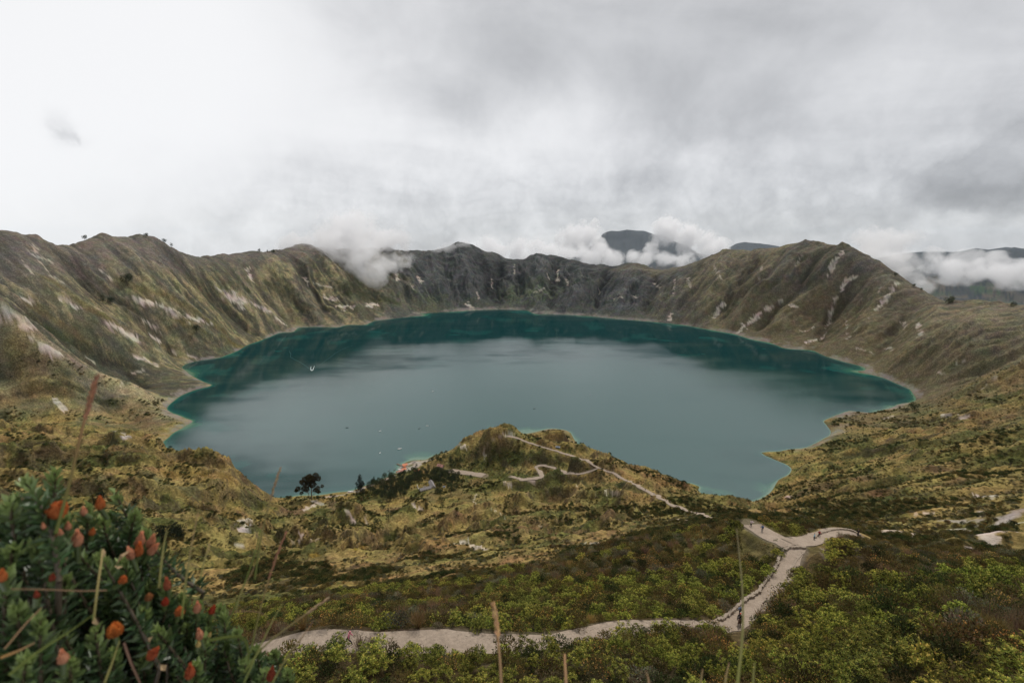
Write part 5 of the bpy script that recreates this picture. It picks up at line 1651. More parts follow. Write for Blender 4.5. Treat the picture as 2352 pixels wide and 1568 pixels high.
def gable(g, L, W, z0, rise, over=.5, th=.18):
    """two roof slopes with thickness, ridge along x"""
    y = W / 2 + over; x = L / 2 + over
    dz = rise * over / (W / 2)
    for s in (-1, 1):
        v = np.array([(-x, s * y, z0 - dz), (x, s * y, z0 - dz), (x, 0, z0 + rise), (-x, 0, z0 + rise)], float)
        up = np.array([0, 0, th])
        vv_ = np.concatenate([v, v + up])
        f = np.array([(0, 1, 2, 3), (7, 6, 5, 4), (0, 4, 5, 1), (1, 5, 6, 2), (2, 6, 7, 3), (3, 7, 4, 0)])
        g.add(vv_, f, (1, 1, 1))


def longhouse(name, label, loc, rz, L, W, hw_, rise, roof_m, wall_m, doors, cat='house'):
    t_ = thing(name, label, cat, loc, rz)
    g = Geo()
    box_geo(g, (0, 0, hw_ / 2 - .4), (L, W, hw_ + .8))
    for s in (-1, 1):                       # gable ends
        x = s * (L / 2 - .12)
        v = np.array([(x - .12, -W / 2, hw_), (x - .12, W / 2, hw_), (x - .12, 0, hw_ + rise), (x - .12, 0, hw_ + rise), (x + .12, -W / 2, hw_), (x + .12, W / 2, hw_), (x + .12, 0, hw_ + rise), (x + .12, 0, hw_ + rise)], float)
        g.add(v, np.array([(0, 1, 2, 3), (4, 7, 6, 5), (0, 4, 5, 1), (1, 5, 6, 2), (2, 6, 4, 0)]), (1, 1, 1))
    geo_part(t_, 'wall', g, wall_m)
    g = Geo(); gable(g, L, W, hw_, rise, .55)
    geo_part(t_, 'roof', g, roof_m)
    for kind_, x, w_, h_ in doors:
        z = h_ / 2 if kind_ == 'door' else hw_ * .55
        boxes(t_, kind_, [((x, -W / 2 - .03, z), (w_, .1, h_))], M_WOOD if kind_ == 'door' else M_DARK, .01)
    return t_


p = at(977, 1125)
pa = at(967, 1126); pb = at(987, 1122)
rz = math.atan2(pb.y - pa.y, pb.x - pa.x)
longhouse('longhouse', 'long white house with grey roof at the front of the walled courtyard', p, rz, 14.5, 4.6, 2.4, 1.9, M_THATCH, M_WHITEWALL, [('door', -2.5, 1.0, 1.9), ('window', -5, .9, .8), ('window', 1, .9, .8), ('window', 4.5, .9, .8)])
pa = at(989, 1111); pb = at(996, 1121)
rz = math.atan2(pb.y - pa.y, pb.x - pa.x)
longhouse('longhouse', 'tall grey roofed wing running back from the right end of the long white house', (pa + pb) / 2, rz, 18, 5.4, 2.7, 2.6, M_THATCH, M_WHITEWALL, [('door', 4, 1.0, 2.0), ('window', 0, .9, .9), ('window', -4, .9, .9)])
# courtyard wall
cw = [at(958, 1116), at(962, 1124), at(968, 1129)]
t_ = thing('courtyard_wall', 'low pale wall along the left side of the courtyard', 'wall', cw[1])
lst = []
for a, b_ in zip(cw[:-1], cw[1:]):
    d_ = b_ - a
    mid_ = (a + b_) / 2 - cw[1]
    lst.append(((mid_.x, mid_.y, mid_.z + .3), (math.hypot(d_.x, d_.y) + .2, .35, 1.8), (1, 1, 1), math.atan2(d_.y, d_.x)))
boxes(t_, 'masonry', lst, M_STONE)
geo = Geo()
for l_ in lst:
    box_geo(geo, (l_[0][0], l_[0][1], l_[0][2] + .95), (l_[1][0], .5, .12), (1, 1, 1), l_[3])
geo_part(t_, 'coping', geo, M_WHITEWALL)
# fountain ring in the courtyard
p = at(975, 1118)
t_ = thing('fountain', 'round pale stone fountain in the middle of the courtyard', 'fountain', p)
ring = [(1.9 * math.cos(a), 1.9 * math.sin(a), .35) for a in np.linspace(0, 2 * math.pi, 21)]
v, f = tube(ring, [.28] * 21, 6); g = Geo(); g.add(v, f, (1, 1, 1)); geo_part(t_, 'basin', g, M_STONE, True)
v, f = tube([(0, 0, 0), (0, 0, .6), (0, 0, 1.1)], [.5, .3, .15], 8); g = Geo(); g.add(v, f, (1, 1, 1)); geo_part(t_, 'pillar', g, M_STONE, True)
# small hut right of the houses
p = at(1020, 1119.5)
t_ = thing('hut', 'tiny pale hut in the meadow right of the long house', 'hut', p, .2)
boxes(t_, 'wall', [((0, 0, .8), (3.0, 2.2, 2.0))], M_WHITEWALL)
g = Geo(); gable(g, 3.0, 2.2, 1.8, .7, .3, .12); geo_part(t_, 'roof', g, M_SLATE)
boxes(t_, 'door', [((0, -1.13, .8), (.8, .08, 1.6))], M_WOOD)
# red roofed house above the grove
p = at(1012, 1073)
t_ = thing('red_roofed_house', 'house with faded red roof and dark skylights above the grove', 'house', p, -.45)
boxes(t_, 'wall', [((0, 0, 1.0), (9.5, 5.0, 3.0))], M_STONE)
g = Geo(); gable(g, 9.5, 5.0, 2.5, 2.6, .5); rf = geo_part(t_, 'roof', g, M_PINK)
for sx_ in (-2.0, .4):
    g = Geo(); an_ = math.atan2(2.6, 2.5)
    v = np.array([(sx_ - .45, -1.9, 3.33), (sx_ + .45, -1.9, 3.33), (sx_ + .45, -1.0, 4.27), (sx_ - .45, -1.0, 4.27)]); v = np.concatenate([v, v + [0, 0, .12]])
    g.add(v, np.array([(0, 1, 2, 3), (7, 6, 5, 4), (0, 4, 5, 1), (1, 5, 6, 2), (2, 6, 7, 3), (3, 7, 4, 0)]), (1, 1, 1))
    geo_part(rf, 'skylight', g, M_DARK)
boxes(t_, 'door', [((0, -2.54, 1.0), (1.1, .1, 2.0))], M_WOOD)


def shelter(label, px_, py_, rz, L, W, mat, h=2.6):
    t_ = thing('beach_shelter', label, 'shelter', at(px_, py_), rz)
    for sx_ in (-1, 1):
        for sy_ in (-1, 1):
            boxes(t_, 'post', [((sx_ * L * .42, sy_ * W * .4, h / 2 - .3), (.2, .2, h + .6))], M_WOOD, .02)
    g = Geo(); gable(g, L, W, h, 1.5, .4, .14); geo_part(t_, 'roof', g, mat)
    boxes(t_, 'counter', [((0, W * .2, .5), (L * .7, .5, 1.1))], M_WOOD, .02)
    return t_


shelter('orange roofed shelter at the head of the jetty', 930, 1070, .35, 7.0, 5.0, M_ORANGE)
shelter('small orange roofed stall just below the shelter at the jetty', 929.3, 1073.5, .35, 3.2, 2.6, M_ORANGE, 2.0)
shelter('orange roofed shelter in the middle of the beach, beside the pinkish one', 927.5, 1080.5, .5, 6.6, 4.6, M_ORANGE)
shelter('pinkish roofed shelter nearest the water on the beach', 919.6, 1085, .75, 6.2, 4.8, M_PINK)
shelter('orange roofed stall half hidden behind the grove, right one of two', 961, 1083.5, .3, 3.6, 3.0, M_ORANGE, 2.8)
shelter('wide orange roofed stall half hidden behind the grove, left one of two', 955, 1084, .2, 4.6, 3.0, M_ORANGE, 2.4)
# jetty
ja = on_water(911.5, 1065.5); jb = on_water(925, 1071)
d_ = jb - ja; L = math.hypot(d_.x, d_.y)
t_ = thing('jetty', 'wooden jetty running out from the orange roofed shelter', 'jetty', (ja + jb) / 2, math.atan2(d_.y, d_.x))
boxes(t_, 'deck', [((0, 0, .75), (L, 2.2, .16))], M_WOOD)
for sx_ in np.linspace(-.46, .46, 5):
    for sy_ in (-.9, .9):
        boxes(t_, 'pile', [((sx_ * L, sy_, -.2), (.22, .22, 1.8))], M_WOOD, .02)
boxes(t_, 'rail', [((0, 1.0, 1.65), (L, .08, .08)), ((-L * .45, 1.0, 1.25), (.08, .08, .9)), ((0, 1.0, 1.25), (.08, .08, .9)), ((L * .45, 1.0, 1.25), (.08, .08, .9))], M_WOOD, .01)
# kiosk on the ridge
p = at(1281, 1030)
t_ = thing('kiosk', 'open grey roofed kiosk beside the trail on the ridge', 'kiosk', p, -.35)
for sx_ in (-1, 1):
    for sy_ in (-1, 1):
        boxes(t_, 'post', [((sx_ * 2.6, sy_ * 1.7, 1.1), (.22, .22, 3.2))], M_WOOD, .02)
g = Geo()
v = np.array([(-3.6, -2.5, 2.6), (3.6, -2.5, 2.6), (3.6, 2.5, 2.6), (-3.6, 2.5, 2.6), (-1.6, 0, 4.2), (1.6, 0, 4.2)], float)
g.add(v, np.array([(0, 1, 5, 4), (1, 2, 5, 5), (2, 3, 4, 5), (3, 0, 4, 4), (3, 2, 1, 0)]), (1, 1, 1))
geo_part(t_, 'roof', g, M_SLATE)
boxes(t_, 'counter', [((0, 1.2, .6), (4.4, .4, 1.3))], M_WOOD)
# bench rail by the ridge trail
pa = at(1254, 1026); pb = at(1267, 1029)
d_ = pb - pa
t_ = thing('trail_fence', 'short dark fence beside the ridge trail left of the kiosk', 'fence', (pa + pb) / 2, math.atan2(d_.y, d_.x))
L = math.hypot(d_.x, d_.y)
boxes(t_, 'rail', [((0, 0, .9), (L, .12, .3)), ((0, 0, .4), (L, .12, .2))], M_WOOD, .02)
for q in np.linspace(-.48, .48, 5):
    boxes(t_, 'post', [((q * L, 0, .5), (.18, .18, 1.4))], M_WOOD, .02)

# ------------------------------------------------------------------ boats
M_HULLW = simple_mat('white_hull', (.70, .70, .68), .5, .4, .12, .8)
M_HULLO = simple_mat('orange_hull', (.55, .20, .08), .5, .4, .12, .8)
M_HULLD = simple_mat('dark_hull', (.06, .065, .07), .5, .4, .2, .8)
M_FOAM = simple_mat('foam', (.78, .80, .80), .9, .2, .2, .4)


def canoe_mesh(L, W, h):
    st = np.linspace(-1, 1, 11)
    co = []; f = []
    for s in st:
        w_ = W / 2 * (1 - abs(s) ** 2.4) ** .8 + .02
        sh = h * (1 + .55 * abs(s) ** 3)
        for (yy, zz_) in ((-w_, sh), (-w_ * .8, h * .25), (0, 0), (w_ * .8, h * .25), (w_, sh), (w_ * .86, sh - .03), (0, h * .22), (-w_ * .86, sh - .03)):
            co.append((s * L / 2, yy, zz_))
    for i in range(len(st) - 1):
        for j in range(8):
            a = i * 8 + j; b_ = i * 8 + (j + 1) % 8
            f.append((a, b_, b_ + 8, a + 8))
    return mesh_np('hull', co, f)


HULL = canoe_mesh(5.6, 1.5, .75)
BOATS = [
    (918, 1031, .35, 'W', 1.3, 'white canoe on open water off the tip of the jetty'), (873, 1040, 1.2, 'W', .8, 'small pale canoe left of the white canoe off the jetty'), (873, 990, .6, 'W', .8, 'tiny pale canoe far out, lower left of a pair in the open lake'), (963, 984, 1.0, 'D', .9, 'dark canoe straight out from the grassy headland'), (981, 978, .2, 'W', .9, 'light canoe just beyond the dark canoe off the headland'),
    (797, 982, .1, 'D', .9, 'dark canoe farthest left on the open lake'), (994, 899, .5, 'W', .9, 'lone white canoe in the middle of the lake'), (1227, 938, .6, 'D', .9, 'dark canoe in the lake centre, above the grassy summit'), (1355, 906, 1.4, 'D', .9, 'dark canoe right of centre on the lake'),
    (906, 1079, 1.3, 'D', 1.0, 'dark canoe floating just off the beach shelters'), (893, 1081, 1.0, 'D', .8, 'small dark canoe left of the one off the beach'),
]
M_BY = {'W': M_HULLW, 'D': M_HULLD, 'O': M_HULLO}


def boat(px_, py_, rz, m_, sc, lb, water=True, lift=-.12):
    p = on_water(px_, py_) if water else at(px_, py_)
    t_ = thing('canoe', lb, 'boat', (p.x, p.y, p.z + (lift if water else .05)), rz, None, sc)
    me_ = HULL.copy(); me_.materials.clear()
    link('hull', me_, M_BY[m_], t_)
    for q in (-1.1, .6):
        boxes(t_, 'seat', [((q, 0, .55), (.3, 1.2, .06))], M_WOOD, .01)
    return t_


for b_ in BOATS:
    boat(*b_)
for b_ in [(921, 1072.5, .15, 'W', 1.0, 'white canoe moored beside the jetty'), (918.5, 1077, .3, 'W', 1.05, 'upper white canoe of two moored between the shelters'), (918, 1078.6, .25, 'W', 1.0, 'lower white canoe of two moored between the shelters'), (913.5, 1083, .2, 'O', 1.0, 'orange canoe moored beside the pinkish roofed shelter')]:
    boat(*b_)
for b_ in [(940, 1078.8, .1, 'W', 1.0, 'white canoe pulled up on the sand right of the shelters', False), (806, 1129.5, .05, 'W', 1.5, 'long white canoe drawn up on the shore left of the narrow tree', False), (951, 1062, .6, 'D', .9, 'dark canoe lying on the upper beach', False)]:
    boat(*b_)
# motor boat with a wake in two bright prongs
p = on_water(716.5, 850)
t_ = thing('motor_boat', 'small motor boat heading toward the viewer with a white wake behind it', 'boat', (p.x, p.y, -.1), -1.65, None, 1.1)
me_ = HULL.copy(); me_.materials.clear(); link('hull', me_, M_HULLW, t_)
boxes(t_, 'cabin', [((-.2, 0, 1.0), (1.4, 1.0, .8), (1, 1, 1), 0, .8)], M_HULLW, .05)
boxes(t_, 'outboard_motor', [((-2.7, 0, .8), (.4, .35, .8))], M_HULLD, .03)


def foam_strip(line, w0, w1, z=.05):
    q = np.array([on_water(*l_)[:2] for l_ in line])
    s = np.linspace(0, len(q) - 1, len(q) * 6)
    r = np.stack([np.interp(s, np.arange(len(q)), q[:, k]) for k in (0, 1)], 1)
    tg = unit(np.gradient(r, axis=0)); nr = np.stack([tg[:, 1], -tg[:, 0]], 1)
    w_ = np.linspace(w0, w1, len(r)) * (.6 + .8 * fbm(np.arange(len(r)) * .7, np.zeros(len(r)), 3, 400))
    mid_ = np.concatenate([r, np.full((len(r), 1), z + .06)], 1)
    a = np.concatenate([r + nr * w_[:, None] / 2, np.full((len(r), 1), z)], 1); b2_ = np.concatenate([r - nr * w_[:, None] / 2, np.full((len(r), 1), z)], 1)
    return np.stack([a, mid_, b2_], 1).reshape(-1, 3), grid_faces(len(r), 3)


g = Geo()
for line, w0, w1 in (([(715.6, 851), (713.6, 848.5), (713.8, 844), (715, 841)], 1.3, .4), ([(717.3, 851), (719.2, 848.5), (720.5, 844), (722.5, 840)], 1.3, .4)):
    v, f = foam_strip(line, w0, w1); g.add(v, f, (1, 1, 1))
o = geo_part(None, 'boat_wake', g, M_FOAM, True); o['kind'] = 'stuff'; o['label'] = 'two white prongs of foam behind the motor boat'
M_WAKE, nt, b, out = new_mat('wake_ripple')
b.inputs['Base Color'].default_value = (.030, .070, .068, 1); b.inputs['Roughness'].default_value = .6; b.inputs['Specular IOR Level'].default_value = .1
g = Geo()
for line, w0, w1 in (([(713, 849), (705, 842), (692, 833), (676, 825), (667, 820), (668, 812), (664, 806)], .8, 1.0), ([(722, 846), (735, 838), (750, 826), (758, 821), (770, 811), (784, 803), (800, 796), (812, 793)], .5, .8)):
    v, f = foam_strip(line, w0, w1, .01); g.add(v, f, (1, 1, 1))
o = geo_part(None, 'boat_wake', g, M_WAKE, True); o['kind'] = 'stuff'; o['label'] = 'long faint wake lines spreading behind the motor boat'

# ------------------------------------------------------------------ stone edging of the paths
M_ROCK = simple_mat('edging_stone', (.30, .245, .19), .95, .1, .45, 1.5, .04)


def stone_wall(label, line, size, rows=2, seed=0, off=0.0, sink=.1):
    rng = np.random.RandomState(seed)
    w3 = np.array([list(at(a, b_)) for a, b_ in line])
    s = np.concatenate([[0], np.cumsum(np.linalg.norm(np.diff(w3[:, :2], axis=0), axis=1))])
    g = Geo()
    o0 = w3[len(w3) // 2]
    cube = np.array([(-1, -1, -1), (1, -1, -1), (1, 1, -1), (-1, 1, -1), (-1, -1, 1), (1, -1, 1), (1, 1, 1), (-1, 1, 1)], float)
    fc = np.array([(0, 3, 2, 1), (4, 5, 6, 7), (0, 1, 5, 4), (1, 2, 6, 5), (2, 3, 7, 6), (3, 0, 4, 7)])
    for row in range(rows):
        d_ = 0
        while d_ < s[-1]:
            sz_ = size * rng.uniform(.65, 1.35)
            x = np.array([np.interp(d_ + sz_ / 2, s, w3[:, k]) for k in range(3)])
            x[:2] += rng.normal(size=2) * size * .13
            x[2] = ground(x[0], x[1]) + size * (.22 + .55 * row) - sink
            a = rng.uniform(0, 6.28)
            v = cube * np.array([sz_ * .52, size * rng.uniform(.35, .5), size * rng.uniform(.28, .42)]) * (1 + rng.uniform(-.22, .22, (8, 1)))
            an = math.atan2(np.interp(d_ + sz_, s, w3[:, 1]) - np.interp(d_, s, w3[:, 1]), np.interp(d_ + sz_, s, w3[:, 0]) - np.interp(d_, s, w3[:, 0])) + rng.normal() * .2
            v = np.stack([v[:, 0] * math.cos(an) - v[:, 1] * math.sin(an), v[:, 0] * math.sin(an) + v[:, 1] * math.cos(an), v[:, 2]], 1)
            g.add(v + x - o0, fc, (1, 1, 1))
            d_ += sz_ * .96
    o = geo_part(None, 'stone_wall', g, M_ROCK, False, size * .12)
    o.location = o0; o['label'] = label; o['category'] = 'wall'
    return o


stone_wall('low dry stone wall along the left edge of the rising path, curving across at the junction', [(1650, 1427), (1672, 1414), (1697, 1393), (1712, 1379), (1742, 1361), (1757, 1339), (1774, 1315), (1787, 1295), (1789, 1277), (1798, 1266), (1812, 1260), (1830, 1259), (1847, 1260)], .62, 2, 1)
stone_wall('low stone edging along the far side of the lower path, near the walker in pink', [(640, 1474), (674, 1465), (724, 1458), (760, 1457), (790, 1458), (830, 1461), (874, 1464), (930, 1465), (957, 1464), (1000, 1460), (1034, 1456), (1090, 1462), (1130, 1467)], .34, 1, 2)
stone_wall('low stone edging along the far side of the lower path, from its middle to the bend', [(1150, 1468), (1174, 1468), (1257, 1464), (1324, 1454), (1374, 1443), (1420, 1434), (1470, 1430), (1530, 1428), (1582, 1428), (1640, 1428)], .36, 1, 3)
stone_wall('thin stone wall round the outside of the switchback path', [(1871, 1237), (1876, 1230), (1887, 1225), (1901, 1221), (1918, 1217), (1932, 1216), (1948, 1218), (1960, 1221), (1973, 1229)], .60, 2, 4)
stone_wall('pale kerb of stones on the right edge of the rising path below the dark mound', [(1846, 1268), (1832, 1282), (1824, 1296), (1816, 1312), (1808, 1324)], .5, 1, 5)
stone_wall('short pale kerb of stones where the rising path meets the bottom shrubs', [(1757, 1380), (1748, 1394), (1740, 1408), (1733, 1420), (1726, 1430)], .45, 1, 6)

# ------------------------------------------------------------------ people and animals
def skin_obj(name, parent, nodes, edges, root, mat, sub=1):
    keys = list(nodes)
    me_ = bpy.data.meshes.new(name)
    me_.from_pydata([nodes[k][0] for k in keys], [(keys.index(a), keys.index(b_)) for a, b_ in edges], [])
    o = link(name, me_, mat, parent)
    bm_ = bmesh.new(); bm_.from_mesh(me_)
    lay_ = bm_.verts.layers.skin.verify()
    for v_, k in zip(bm_.verts, keys):
        r = nodes[k][1]
        v_[lay_].radius = (r, r) if not isinstance(r, tuple) else r
        v_[lay_].use_root = (k == root)
    bm_.to_mesh(me_); bm_.free()
    o.modifiers.new('skin', 'SKIN').use_smooth_shade = True
    sb = o.modifiers.new('smooth', 'SUBSURF'); sb.levels = sub; sb.render_levels = sub
    return o


def cloth(c, rough=.9):
    return simple_mat('cloth', c, rough, .1, .2, 6.0)


M_SKIN = simple_mat('skin', (.34, .20, .13), .6, .3, .1, 4.0)
M_HAIR = simple_mat('hair', (.025, .018, .014), .6, .3, .2, 8.0)
M_SHOE = simple_mat('shoe', (.05, .045, .04), .7, .3, .2, 6.0)


def make_person(label, loc, rotz, top, legs, stride=.15, lean=.05, arms=(.1, -.1), hat=None, pack=None, sit=False, scale=1.0, spread=.09, shoe=None, elbows=.1):
    """standing or walking figure, faces local +Y"""
    t_ = thing('person', label, 'person', loc, rotz, None, scale)
    hz = .92 if not sit else .40
    def L_(z, y=0.0):                      # leaning torso
        return (0, (z - hz) * math.sin(lean) + y, hz + (z - hz) * math.cos(lean))
    ch = L_(hz + .40); nk = L_(hz + .57); hd = L_(hz + .72, .02); tp = L_(hz + .82, .01)
    B = {'pel': ((0, 0, hz), (.13, .10)), 'wai': (L_(hz + .18), (.125, .095)), 'che': (ch, (.15, .105)), 'nec': (nk, .055), 'hea': (hd, (.085, .10)), 'top': (tp, .06)}
    E = [('pel', 'wai'), ('wai', 'che'), ('che', 'nec'), ('nec', 'hea'), ('hea', 'top')]
    J = {}
    for s, n_ in ((-1, 'l'), (1, 'r')):
        sh = (s * .19, ch[1], ch[2] + .08)
        a_ = arms[0 if s < 0 else 1]
        el = (s * (.23 + elbows), sh[1] + a_ * .28 + .02, sh[2] - .27 * math.cos(a_))
        ha = (s * (.20 + elbows * .6), el[1] + a_ * .25 + .10, el[2] - .22 * math.cos(a_ * 1.2))
        fi = (ha[0], ha[1] + .04, ha[2] - .09)
        st = stride * s
        if sit:
            hp = (s * .10, .02, hz); kn = (s * .14, .42, hz + .02); an = (s * .14, .46, .08); to = (s * .14, .62, .04)
        else:
            hp = (s * spread, 0, hz - .06); kn = (s * (spread + .01), st * .75 + .04, hz * .52); an = (s * (spread + spread * .4), st * 1.25 - (.10 if st < 0 else 0), .09 + (.10 if st < -.2 else 0)); to = (an[0], an[1] + .16, .035)
        J[n_] = dict(sh=sh, el=el, ha=ha, fi=fi, hp=hp, kn=kn, an=an, to=to)
        for k, r in (('sh', .062), ('el', .045), ('ha', .034), ('fi', .028), ('hp', .085), ('kn', .058), ('an', .042), ('to', .036)):
            B[n_ + k] = (J[n_][k], r)
        E += [('che', n_ + 'sh'), (n_ + 'sh', n_ + 'el'), (n_ + 'el', n_ + 'ha'), (n_ + 'ha', n_ + 'fi'), ('pel', n_ + 'hp'), (n_ + 'hp', n_ + 'kn'), (n_ + 'kn', n_ + 'an'), (n_ + 'an', n_ + 'to')]
    skin_obj('body', t_, B, E, 'pel', M_SKIN)
    jk = {'hem': ((0, 0, hz - .03), (.165, .135)), 'wai': (L_(hz + .18), (.155, .125)), 'che': (ch, (.18, .135)), 'nec': (nk, .075)}
    je = [('hem', 'wai'), ('wai', 'che'), ('che', 'nec')]
    tr = {'pel': ((0, 0, hz), (.15, .12))}; te = []
    for n_ in 'lr':
        jk[n_ + 'sh'] = (J[n_]['sh'], .085); jk[n_ + 'el'] = (J[n_]['el'], .066); jk[n_ + 'ha'] = (J[n_]['ha'], .052)
        je += [('che', n_ + 'sh'), (n_ + 'sh', n_ + 'el'), (n_ + 'el', n_ + 'ha')]
        tr[n_ + 'hp'] = (J[n_]['hp'], .105); tr[n_ + 'kn'] = (J[n_]['kn'], .078); tr[n_ + 'an'] = (J[n_]['an'], .060)
        te += [('pel', n_ + 'hp'), (n_ + 'hp', n_ + 'kn'), (n_ + 'kn', n_ + 'an')]
        skin_obj('shoe', t_, {'a': ((J[n_]['an'][0], J[n_]['an'][1] - .03, J[n_]['an'][2] - .03), .055), 'b': (J[n_]['to'], .048)}, [('a', 'b')], 'a', shoe or M_SHOE)
    skin_obj('jacket', t_, jk, je, 'che', cloth(top))
    skin_obj('trousers', t_, tr, te, 'pel', cloth(legs))
    if hat:
        skin_obj('hat', t_, {'a': ((hd[0], hd[1] - .01, hd[2] + .03), (.125, .13)), 'b': ((tp[0], tp[1], tp[2] + .03), (.11, .12))}, [('a', 'b')], 'a', cloth(hat))
    else:
        skin_obj('hair', t_, {'a': ((hd[0], hd[1] - .035, hd[2] + .01), (.095, .09)), 'b': ((tp[0], tp[1] - .01, tp[2] + .01), (.08, .085))}, [('a', 'b')], 'a', M_HAIR)
    if pack:
        c_ = L_(hz + .30, -.22)
        skin_obj('backpack', t_, {'a': ((0, c_[1], c_[2] - .17), (.17, .12)), 'b': ((0, c_[1], c_[2] + .15), (.15, .11))}, [('a', 'b')], 'a', cloth(pack))
    return t_


def px_h(px_, py_, dz):
    return at(px_, py_)


DK = (.025, .026, .03)
make_person('walker in a pink hooded top and dark trousers leaning forward on the lower path', at(801, 1480), -1.45, (.62, .20, .26), (.022, .028, .032), .34, .32, (.35, -.2), hat=(.62, .20, .26), scale=1.12)
make_person('person in a pinkish white top and black trousers at the viewpoint', at(1724.5, 1209.5), -1.2, (.66, .52, .56), DK, .08, .08, (1.1, 1.0), None, None, scale=1.08, elbows=.02)
make_person('person in a blue jacket seen from behind near the viewpoint', at(1750.5, 1221), .15, (.03, .12, .30), (.16, .16, .17), .10, .03, (.3, .3), None, (.02, .025, .04), scale=1.1, spread=.17)
make_person('person in a pale striped top beside the stone wall of the rising path', at(1698.5, 1412.5), .3, (.20, .25, .36), (.03, .033, .04), .14, .06, (.1, .25), None, (.03, .035, .05), scale=1.1)
make_person('person in a red top walking on the switchback path', at(1881, 1234), -.8, (.28, .03, .03), DK, .18, .1, scale=1.15)
make_person('person in a pale blue top by the wall where the switchback path starts', at(1870, 1240.5), .9, (.30, .50, .60), (.10, .11, .12), .1, .1, scale=1.15)
make_person('person in black at the far end of the switchback path', at(1970, 1231), -.6, DK, DK, .1, .1, (.1, .1), None, (.02, .02, .03), scale=1.25)
make_person('person in dark clothes sitting on the bare ground left of the viewpoint', at(1674, 1219), 2.0, (.05, .03, .04), DK, sit=True, lean=.25, scale=1.2)

# two bare bushes beside the walker
for (px_, py_, sz_, lb) in [(826, 1492, 1.5, 'bare twiggy bush just in front of the walker in pink'), (856, 1494, 1.6, 'second bare twiggy bush, right of the one by the walker in pink')]:
    o = link('dry_bush', PROTO['twig'][0], None, label=lb, category='bush'); o.location = at(px_, py_); o.scale = (sz_, sz_, sz_ * 1.1); o.rotation_euler = (0, 0, px_)
for (px_, py_, sz_, lb) in [(772, 1505, 1.5, 'round dark green bush left of the walker in pink')]:
    o = link('dark_shrub', PROTO['dark'][1], None, label=lb, category='shrub'); o.location = at(px_, py_); o.scale = (sz_, sz_, sz_ * 1.2)

# horse and its rider
M_HORSE = simple_mat('brown_coat', (.075, .038, .022), .6, .3, .25, 3.0)
M_MANE = simple_mat('black_mane', (.015, .012, .010), .7, .2, .2, 6.0)


def make_horse(label, loc, rotz, scale=1.0, mat=None, blanket=None):
    t_ = thing('horse', label, 'horse', loc, rotz, None, scale)
    N_ = {'rump': ((0, -.62, 1.18), (.24, .27)), 'loin': ((0, -.25, 1.17), (.25, .29)), 'belly': ((0, .15, 1.12), (.26, .31)), 'chest': ((0, .55, 1.15), (.22, .27)), 'neck': ((0, .88, 1.48), (.11, .17)), 'poll': ((0, 1.10, 1.78), (.085, .12)), 'face': ((0, 1.30, 1.66), (.075, .095)), 'nose': ((0, 1.46, 1.50), (.055, .06))}
    E_ = [('rump', 'loin'), ('loin', 'belly'), ('belly', 'chest'), ('chest', 'neck'), ('neck', 'poll'), ('poll', 'face'), ('face', 'nose')]
    for s, n_ in ((-1, 'l'), (1, 'r')):
        sw = .12 * s
        N_[n_ + 'sho'] = ((.14 * s, .58, .92), .105); N_[n_ + 'fk'] = ((.14 * s, .60 + sw, .52), .058); N_[n_ + 'ff'] = ((.14 * s, .56 + sw * 1.4, .14), .040); N_[n_ + 'fh'] = ((.14 * s, .62 + sw * 1.4, .04), .055)
        N_[n_ + 'hip'] = ((.15 * s, -.66, .95), .13); N_[n_ + 'st'] = ((.15 * s, -.52 - sw, .76), .085); N_[n_ + 'ho'] = ((.14 * s, -.80 - sw, .50), .052); N_[n_ + 'hf'] = ((.14 * s, -.76 - sw, .14), .040); N_[n_ + 'hh'] = ((.14 * s, -.70 - sw, .04), .055)
        N_[n_ + 'ear'] = ((.06 * s, 1.07, 1.96), .022)
        E_ += [('chest', n_ + 'sho'), (n_ + 'sho', n_ + 'fk'), (n_ + 'fk', n_ + 'ff'), (n_ + 'ff', n_ + 'fh'), ('rump', n_ + 'hip'), (n_ + 'hip', n_ + 'st'), (n_ + 'st', n_ + 'ho'), (n_ + 'ho', n_ + 'hf'), (n_ + 'hf', n_ + 'hh'), ('poll', n_ + 'ear')]
    skin_obj('body', t_, N_, E_, 'belly', mat or M_HORSE)
    skin_obj('tail', t_, {'a': ((0, -.86, 1.28), .05), 'b': ((0, -1.0, 1.0), .07), 'c': ((0, -1.0, .55), .035)}, [('a', 'b'), ('b', 'c')], 'a', M_MANE)
    skin_obj('mane', t_, {'a': ((0, .60, 1.50), (.03, .07)), 'b': ((0, .84, 1.70), (.03, .08)), 'c': ((0, 1.03, 1.92), (.03, .06))}, [('a', 'b'), ('b', 'c')], 'b', M_MANE)
    if blanket:
        skin_obj('saddle_blanket', t_, {'a': ((0, -.28, 1.24), (.27, .26)), 'b': ((0, .22, 1.22), (.27, .27))}, [('a', 'b')], 'a', cloth(blanket))
    return t_


hp_ = at(1698.5, 1437)
hz_ = 2.55
make_horse('brown horse with a pale pink saddle blanket walking on the rising path', hp_, hz_, 1.12, None, (.55, .38, .36))
fx_, fy_ = -math.sin(hz_) * .05, math.cos(hz_) * .05
rd = make_person('rider in a red hat and black top on the brown horse', (hp_.x + fx_, hp_.y + fy_, hp_.z + 1.16), hz_, (.02, .02, .024), (.05, .05, .06), 0, .08, (.5, .5), hat=(.55, .025, .02), sit=True, scale=1.12)
for ch in rd.children:
    if ch.name.startswith(('trousers', 'shoe', 'body')):
        for v_ in ch.data.vertices:                     # legs hang astride the horse
            if v_.co.z < .47 and v_.co.y > .05 and abs(v_.co.x) > .02:
                s = 1 if v_.co.x > 0 else -1
                far_ = min(1, (v_.co.y) / .42)
                v_.co = (s * (.20 + .16 * far_), .06 + .10 * far_, (.30 if v_.co.z > .3 else -.05) - (.0 if v_.co.y < .5 else .05))
